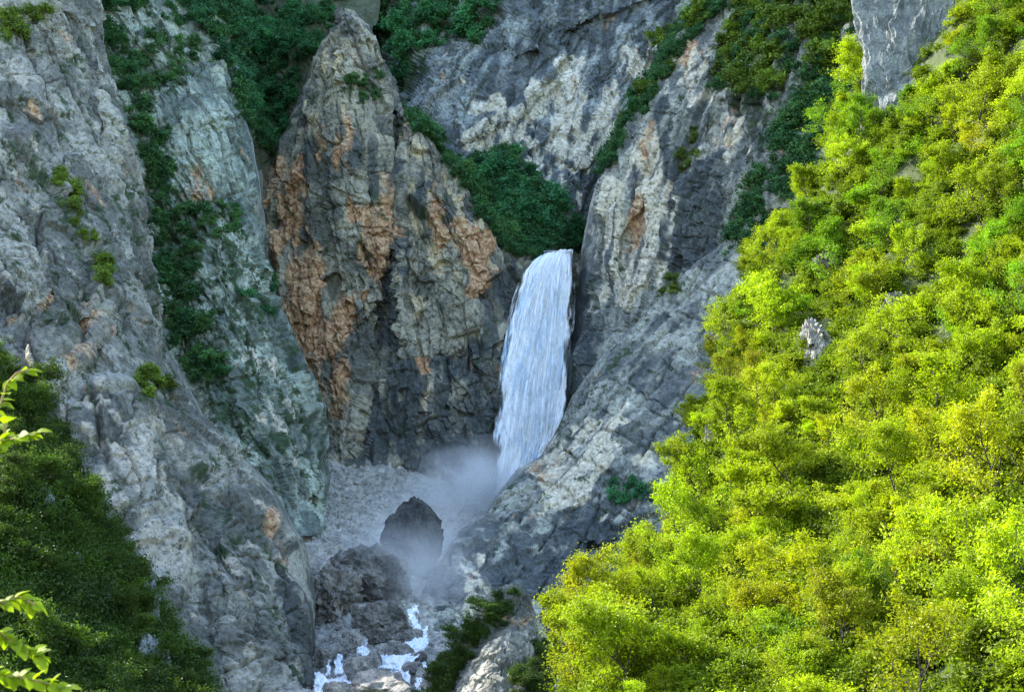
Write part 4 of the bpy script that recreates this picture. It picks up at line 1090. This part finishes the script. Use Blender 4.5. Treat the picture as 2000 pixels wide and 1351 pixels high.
_b = bush_source('bush', None, M_UNDERD, at('rock_bank', 890, 1310)[0], 'low dark bush on the left flank of the rock bank', None, 80)
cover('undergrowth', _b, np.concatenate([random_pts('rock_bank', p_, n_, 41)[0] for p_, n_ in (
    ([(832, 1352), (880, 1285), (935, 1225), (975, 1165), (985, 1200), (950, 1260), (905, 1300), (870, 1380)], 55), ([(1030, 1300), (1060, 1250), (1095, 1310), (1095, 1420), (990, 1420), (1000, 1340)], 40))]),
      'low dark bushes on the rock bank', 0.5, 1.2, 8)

# ------------------------------------------------------------------ water
def water_mat(name, wide=1.0):
    m, nt, out = new_mat(name)
    b = NB(nt)
    uv = b.n('ShaderNodeCombineXYZ')
    b.l(b.attr('across'), uv.inputs[0]); b.l(b.attr('down'), uv.inputs[1])
    v = uv.outputs[0]
    st = b.noise(b.scale(v, 9 * wide, 2.4, 1), 1.0, 6, 0.68, 1.2)
    ed = b.noise(b.scale(v, 30 * wide, 6.0, 1), 1.0, 6, 0.75, 0.8)
    bl = b.noise(b.scale(v, 6 * wide, 5, 1), 1.0, 5, 0.6, 0.6)
    c = b.mix(b.ramp(b.math('ADD', b.math('MULTIPLY', st, 0.6), b.math('MULTIPLY', bl, 0.4)), 0.37, 0.52), (0.44, 0.64, 0.82), (0.97, 0.985, 1.0))
    d = b.n('ShaderNodeBsdfPrincipled'); b.l(c, d.inputs['Base Color']); d.inputs['Roughness'].default_value = 0.6
    t = b.n('ShaderNodeBsdfTranslucent'); b.l(c, t.inputs['Color'])
    mx = b.n('ShaderNodeMixShader'); mx.inputs[0].default_value = 0.12
    b.l(d.outputs[0], mx.inputs[1]); b.l(t.outputs[0], mx.inputs[2])
    bp = b.n('ShaderNodeBump'); bp.inputs['Strength'].default_value = 0.35; bp.inputs['Distance'].default_value = 1.2
    b.l(st, bp.inputs['Height']); b.l(bp.outputs[0], d.inputs['Normal'])
    tr = b.n('ShaderNodeBsdfTransparent')
    al = b.ramp(b.math('ADD', ed, b.attr('body')), 0.45, 0.80)
    m2 = b.n('ShaderNodeMixShader'); b.l(al, m2.inputs[0])
    b.l(tr.outputs[0], m2.inputs[1]); b.l(mx.outputs[0], m2.inputs[2])
    b.l(m2.outputs[0], out.inputs[0])
    return m
M_FALL = water_mat('falling_water')
M_STREAM = water_mat('white_water', 0.5)

def fall_layer(nu, nv, dY, body, seed, squeeze=0.0):
    v = np.linspace(0, 1, nv)[:, None]; u = np.linspace(0, 1, nu)[None]
    py0 = 487 + 500 * v
    lx = np.interp(v, [0, 0.03, 0.07, 0.19, 0.32, 0.53, 0.72, 0.86, 1], [1052, 1036, 1021, 1001, 986, 969, 958, 952, 940])
    rx = np.interp(v, [0, 0.07, 0.24, 0.45, 0.61, 0.75, 0.86, 1], [1121, 1123, 1121, 1116, 1109, 1098, 1085, 1070])
    w = rx - lx
    lx = lx + w * squeeze; rx = rx - w * squeeze
    px = lx + (rx - lx) * u
    py = py0 + 14 * (1 - u) ** 2 * np.exp(-v * 12) + 3.0 * fbm(np.stack([u.ravel() * 9, u.ravel() * 0, u.ravel() * 0 + seed], -1), 3, seed)[None] * np.exp(-v * 14)
    Y = np.interp(v, [0, 0.05, 0.15, 0.35, 0.65, 1], [703, 698, 691, 681, 668, 652]) + 6 * (u - 0.3) + dY
    uu = np.broadcast_to(u, px.shape); vv = np.broadcast_to(v, px.shape)
    q = np.stack([uu.ravel() * 16, vv.ravel() * 2.6, np.full(px.size, seed)], -1)
    q2 = np.stack([uu.ravel() * 45, vv.ravel() * 9, np.full(px.size, seed + 5)], -1)
    amp = np.clip(vv.ravel() * 8, 0.15, 1)
    Y = Y.ravel() - amp * (1.3 * ridged(q * np.array([0.7, 1.2, 1]), 3, seed) + 1.6 * fbm(q2 * np.array([0.7, 1.6, 1]), 4, seed + 3, 0.65))
    px = px.ravel() + amp * 3 * fbm(q * np.array([0.6, 1.6, 1]), 3, seed + 6)
    P = W(px, py.ravel(), Y)
    edge = np.minimum(uu, 1 - uu).ravel()
    bd = body + 0.78 * sstep(-0.02, 0.26, edge + 0.10 * fbm(q2 * np.array([0.25, 1.0, 1]), 3, seed + 8)) - 0.18 - 0.25 * sstep(0.6, 1.0, vv.ravel())
    i = np.arange(nu * nv).reshape(nv, nu)
    f = np.stack([i[:-1, :-1], i[1:, :-1], i[1:, 1:], i[:-1, 1:]], -1).reshape(-1, 4)
    return P, f, uu.ravel(), vv.ravel(), bd
V, Fc, A1, A2, A3, o_ = [], [], [], [], [], 0
for a in ((130, 240, 0, 0.10, 3, 0.0), (100, 200, -4.5, -0.50, 9, 0.0), (80, 180, -8, -0.50, 14, 0.03), (90, 180, -2.5, -0.62, 21, -0.07)):
    P, f, u, v, bd = fall_layer(*a)
    V.append(P); Fc.append(f + o_); A1.append(u + a[4]); A2.append(v); A3.append(bd); o_ += len(P)
# the river sliding to the lip
P = W(*[x.ravel() for x in np.meshgrid(np.linspace(1062, 1117, 20), [489.5, 491])], np.repeat([702, 735], 20))
P[:20, 2] = P[:20, 2]; P[20:, 2] = P[:20, 2] - 0.3
i = np.arange(40).reshape(2, 20)
V.append(P); Fc.append(np.stack([i[:-1, :-1], i[:-1, 1:], i[1:, 1:], i[1:, :-1]], -1).reshape(-1, 4) + o_); A1.append(np.tile(np.linspace(0, 1, 20), 2)); A2.append(np.zeros(40)); A3.append(np.ones(40))
me = mesh_from('waterfall', np.concatenate(V), np.concatenate(Fc), M_FALL, True)
add_attr(me, 'across', np.concatenate(A1)); add_attr(me, 'down', np.concatenate(A2)); add_attr(me, 'body', np.concatenate(A3))
link('waterfall', me, kind='structure', label='tall white waterfall dropping from a notch in the grey cliffs')

# stream: white water between the boulders
polys = [[(722, 1290), (745, 1278), (770, 1284), (790, 1262), (832, 1246), (840, 1262), (818, 1292), (790, 1322), (755, 1316), (728, 1308)],
         [(612, 1322), (632, 1322), (640, 1336), (690, 1324), (700, 1334), (690, 1400), (612, 1400)], [(654, 1286), (669, 1286), (671, 1326), (652, 1326)], [(638, 1298), (646, 1296), (646, 1328), (636, 1328)],
         [(700, 1262), (730, 1285), (722, 1302), (696, 1282)], [(688, 1328), (735, 1303), (742, 1320), (700, 1347)], [(794, 1204), (812, 1208), (828, 1246), (812, 1252)],
         [(702, 1240), (715, 1240), (718, 1272), (705, 1272)], [(782, 1316), (800, 1312), (806, 1400), (780, 1400)], [(812, 1304), (835, 1300), (832, 1400), (808, 1400)], [(794, 1198), (818, 1186), (818, 1204), (800, 1214)], [(812, 1238), (838, 1230), (836, 1248), (814, 1252)], [(760, 1318), (782, 1318), (786, 1360), (764, 1360)]]
gx, gy = np.meshgrid(np.arange(604, 846, 1.6), np.arange(1180, 1402, 1.6))
s_ = SHEETS['ravine_floor']
selm = (s_['qx'] > 580) & (s_['qx'] < 870) & (s_['qy'] > 1150) & (s_['qy'] < 1430)
sx, sy, sY = s_['qx'][selm], s_['qy'][selm], s_['P'][..., 1][selm]
# the water lies on the smoothed bed
bins = np.stack([np.interp(gy.ravel(), *(lambda o: (np.sort(sy)[::8], sY[np.argsort(sy)][::8]))(0))], -1)[:, 0]
order = np.argsort(sy); kk = np.convolve(sY[order], np.ones(301) / 301, 'valid'); ky = np.convolve(sy[order], np.ones(301) / 301, 'valid')
gY = np.interp(gy.ravel(), ky, kk) - 2.6
q = np.stack([gx.ravel() / 9, gy.ravel() / 6, np.zeros(gx.size)], -1)
_t = gy.ravel() / 15 + 0.8 * fbm(q * np.array([0.5, 0.15, 1]), 2, 27)                     # small drops and pools
_f = _t - np.floor(_t)
gY = gY + 5.0 * (_f - sstep(0.0, 0.45, _f)) - 0.7 * fbm(q * 1.6, 4, 7)
P = W(gx.ravel(), gy.ravel(), gY)
P[:, 2] += 1.3 + 0.5 * fbm(P / 1.0, 4, 8, 0.6)
jx = gx.ravel() + 4 * fbm(q * 1.3, 3, 17); jy = gy.ravel() + 4 * fbm(q * 1.3, 3, 18)
dist = np.max([inside(jx, jy, p) for p in polys], 0)
i = np.arange(gx.size).reshape(gx.shape)
f = np.stack([i[:-1, :-1], i[1:, :-1], i[1:, 1:], i[:-1, 1:]], -1).reshape(-1, 4)
f = f[(dist[f] > -2).any(1)]
u_, inv = np.unique(f, return_inverse=True)
me = mesh_from('stream', P[u_], inv.reshape(-1, 4), M_STREAM, True)
add_attr(me, 'across', gx.ravel()[u_] / 24); add_attr(me, 'down', gy.ravel()[u_] / 20); add_attr(me, 'body', np.clip(dist[u_] / 6, -1, 1) * 0.5 + 0.02)
link('stream', me, kind='structure', label='foaming white stream cascading between grey boulders')

# ------------------------------------------------------------------ spray that drifts from the foot of the fall
def mist(centre, radii, dens, seed, tilt=0):
    m, nt, out = new_mat('spray')
    b = NB(nt)
    tc = b.n('ShaderNodeTexCoord')
    gr = b.n('ShaderNodeVectorMath', operation='LENGTH')
    b.l(tc.outputs['Object'], gr.inputs[0])
    fall = b.ramp(gr.outputs['Value'], 1.0, 0.15)
    nz = b.noise(b.scale(tc.outputs['Object'], 1.6, 1.6, 1.6), 1.0, 4, 0.6, 0.5)
    d = b.math('MULTIPLY', b.math('MULTIPLY', fall, b.ramp(nz, 0.28, 0.68)), dens)
    pv = b.n('ShaderNodeVolumePrincipled')
    pv.inputs['Color'].default_value = (0.97, 0.98, 1.0, 1)
    b.l(d, pv.inputs['Density'])
    b.l(pv.outputs[0], out.inputs['Volume'])
    bm = bmesh.new(); bmesh.ops.create_icosphere(bm, subdivisions=3, radius=1.0)
    me = bpy.data.meshes.new('mist'); bm.to_mesh(me); bm.free(); me.materials.append(m)
    o = link('mist', me, kind='stuff', label='pale spray drifting from the foot of the waterfall')
    o.location = centre; o.scale = radii; o.rotation_euler = (0, tilt, 0)
    return o
mist(W(915, 955, 618), (34, 34, 27), 0.058, 1)
mist(W(935, 945, 640), (15, 12, 17), 0.30, 4)
mist(W(835, 1065, 545), (36, 30, 26), 0.035, 2, 0.3)
mist(W(800, 1110, 478), (30, 22, 19), 0.055, 3, 0.2)
cy.volume_step_rate = 2.0
cy.volume_max_steps = 64

# ------------------------------------------------------------------ twigs close to the camera, left border
def leaf_mesh(seed):
    r = random.Random(seed)
    rows, V = 8, []
    bend, fold, tw = r.uniform(-0.5, -0.15), r.uniform(0.15, 0.35), r.uniform(-0.3, 0.3)
    for k in range(rows + 1):
        t = k / rows
        wd = 0.40 * (math.sin(math.pi * min(1, t * 0.97 + 0.03)) ** 0.75) * (1.12 - 0.45 * t)
        z = bend * t * t
        for j in (-1, -0.5, 0, 0.5, 1):
            ang = tw * t
            x = j * wd; zz = abs(j) * wd * fold + 0.012 * math.sin(t * 24) * abs(j)
            V.append((x * math.cos(ang) - zz * math.sin(ang), t, z + zz * math.cos(ang) + x * math.sin(ang)))
    f = [(k * 5 + j, k * 5 + j + 1, (k + 1) * 5 + j + 1, (k + 1) * 5 + j) for k in range(rows) for j in range(4)]
    return mesh_from('leaf%d' % seed, np.array(V), np.array(f), M_NEARLEAF, True)
LEAVES = [leaf_mesh(k) for k in range(6)]
def twig(label, path, Y, n, size, seed, side=1):
    r = random.Random(seed)
    pts = [Vector(W(x, y, Y + r.uniform(-.05, .05))) for x, y in path]
    root = link('leafy_twig', None, label=label, category='twig', group='sunlit twigs near the camera')
    root.location = pts[0]
    segs = []
    for a, b in zip(pts, pts[1:]):
        for k in range(4):
            p, q = a.lerp(b, k / 4), a.lerp(b, (k + 1) / 4)
            segs.append(((p - pts[0])[:], (q - pts[0])[:], 0.0042, 0.0036))
    tv, tf = tubes(segs, 6)
    link('stem', mesh_from('stem', tv, tf, M_TWIG, True), root)
    L = [(b - a).length for a, b in zip(pts, pts[1:])]; tot = sum(L)
    for i in range(n):
        t = tot * (i + 0.7 + r.uniform(-.3, .3)) / n; t = min(t, tot * 0.999)
        k = 0
        while t > L[k]: t -= L[k]; k += 1
        p = pts[k].lerp(pts[k + 1], t / L[k]); d = (pts[k + 1] - pts[k]).normalized()
        out = Vector((r.gauss(0.35, .45), r.gauss(0, .5), r.gauss(-0.1, .45) + (0.4 if i % 2 else -0.5)))
        y = (d * 0.8 + out).normalized()
        up = Vector((r.gauss(-.3, .4), r.gauss(-0.5, .4), 1)).normalized()
        x = y.cross(up).normalized(); z = x.cross(y)
        o = link('leaf', LEAVES[r.randrange(6)], root)
        s = size * r.uniform(0.65, 1.15)
        m = Matrix((x, y, z)).transposed().to_4x4()
        o.matrix_basis = Matrix.Translation(p - pts[0]) @ m @ Matrix.Scale(s, 4)
twig('sunlit leafy twig tip, uppermost at the left border', [(-30, 840), (2, 785), (14, 748), (34, 727), (62, 722)], 5.2, 18, 0.052, 1)
twig('sunlit leafy twig second from the top at the left border', [(-30, 900), (8, 862), (40, 852), (72, 846)], 5.1, 24, 0.052, 2)
twig('short upright twig under the uppermost one at the left border', [(-12, 872), (10, 850), (8, 826)], 4.7, 5, 0.06, 3)
twig('sunlit leafy twig third from the top, arching at the left border', [(-40, 1200), (0, 1178), (35, 1165), (70, 1180)], 5.2, 26, 0.050, 4)
twig('sunlit leafy twig fourth from the top at the left border', [(-40, 1225), (0, 1235), (40, 1262), (80, 1285)], 5.1, 34, 0.050, 5)
twig('lowest sunlit leafy twig in the lower left corner', [(-40, 1300), (10, 1318), (60, 1325), (130, 1345)], 5.0, 38, 0.050, 6)

# ------------------------------------------------------------------ labels: tell look-alikes apart by their order
ORD = ['leftmost', 'second from left', 'third from left', 'fourth from left', 'fifth from left', 'sixth from left', 'seventh from left', 'eighth from left', 'ninth from left', 'tenth from left', 'eleventh from left', 'twelfth from left']
bpy.context.view_layer.update()
by = {}
for o in COL.objects:
    if o.parent is None and o.get('group') and o.get('category') in ('tree', 'shrub'): by.setdefault(o['label'], []).append(o)
def order(label, obs, extra=''):
    if len(obs) == 1: obs[0]['label'] = label + extra; return
    Q = {o.name: proj(np.array(o.location)) for o in obs}
    if len(obs) > 9:
        rows = math.ceil(len(obs) / 9)
        obs = sorted(obs, key=lambda o: Q[o.name][1])
        names = {2: ['upper row', 'lower row'], 3: ['top row', 'middle row', 'lowest row'], 4: ['top row', 'second row', 'third row', 'lowest row']}.get(rows) or ['row %s' % x for x in ('one', 'two', 'three', 'four', 'five', 'six', 'seven', 'eight', 'nine', 'ten', 'eleven', 'twelve')][:rows]
        for k in range(rows):
            part = obs[k * len(obs) // rows:(k + 1) * len(obs) // rows]
            for i, o in enumerate(sorted(part, key=lambda o: Q[o.name][0])): o['label'] = '%s, %s, %s' % (label, names[k], ORD[i])
    else:
        for i, o in enumerate(sorted(obs, key=lambda o: Q[o.name][0])): o['label'] = '%s, %s' % (label, ORD[i])
for lb, obs in by.items(): order(lb, obs)
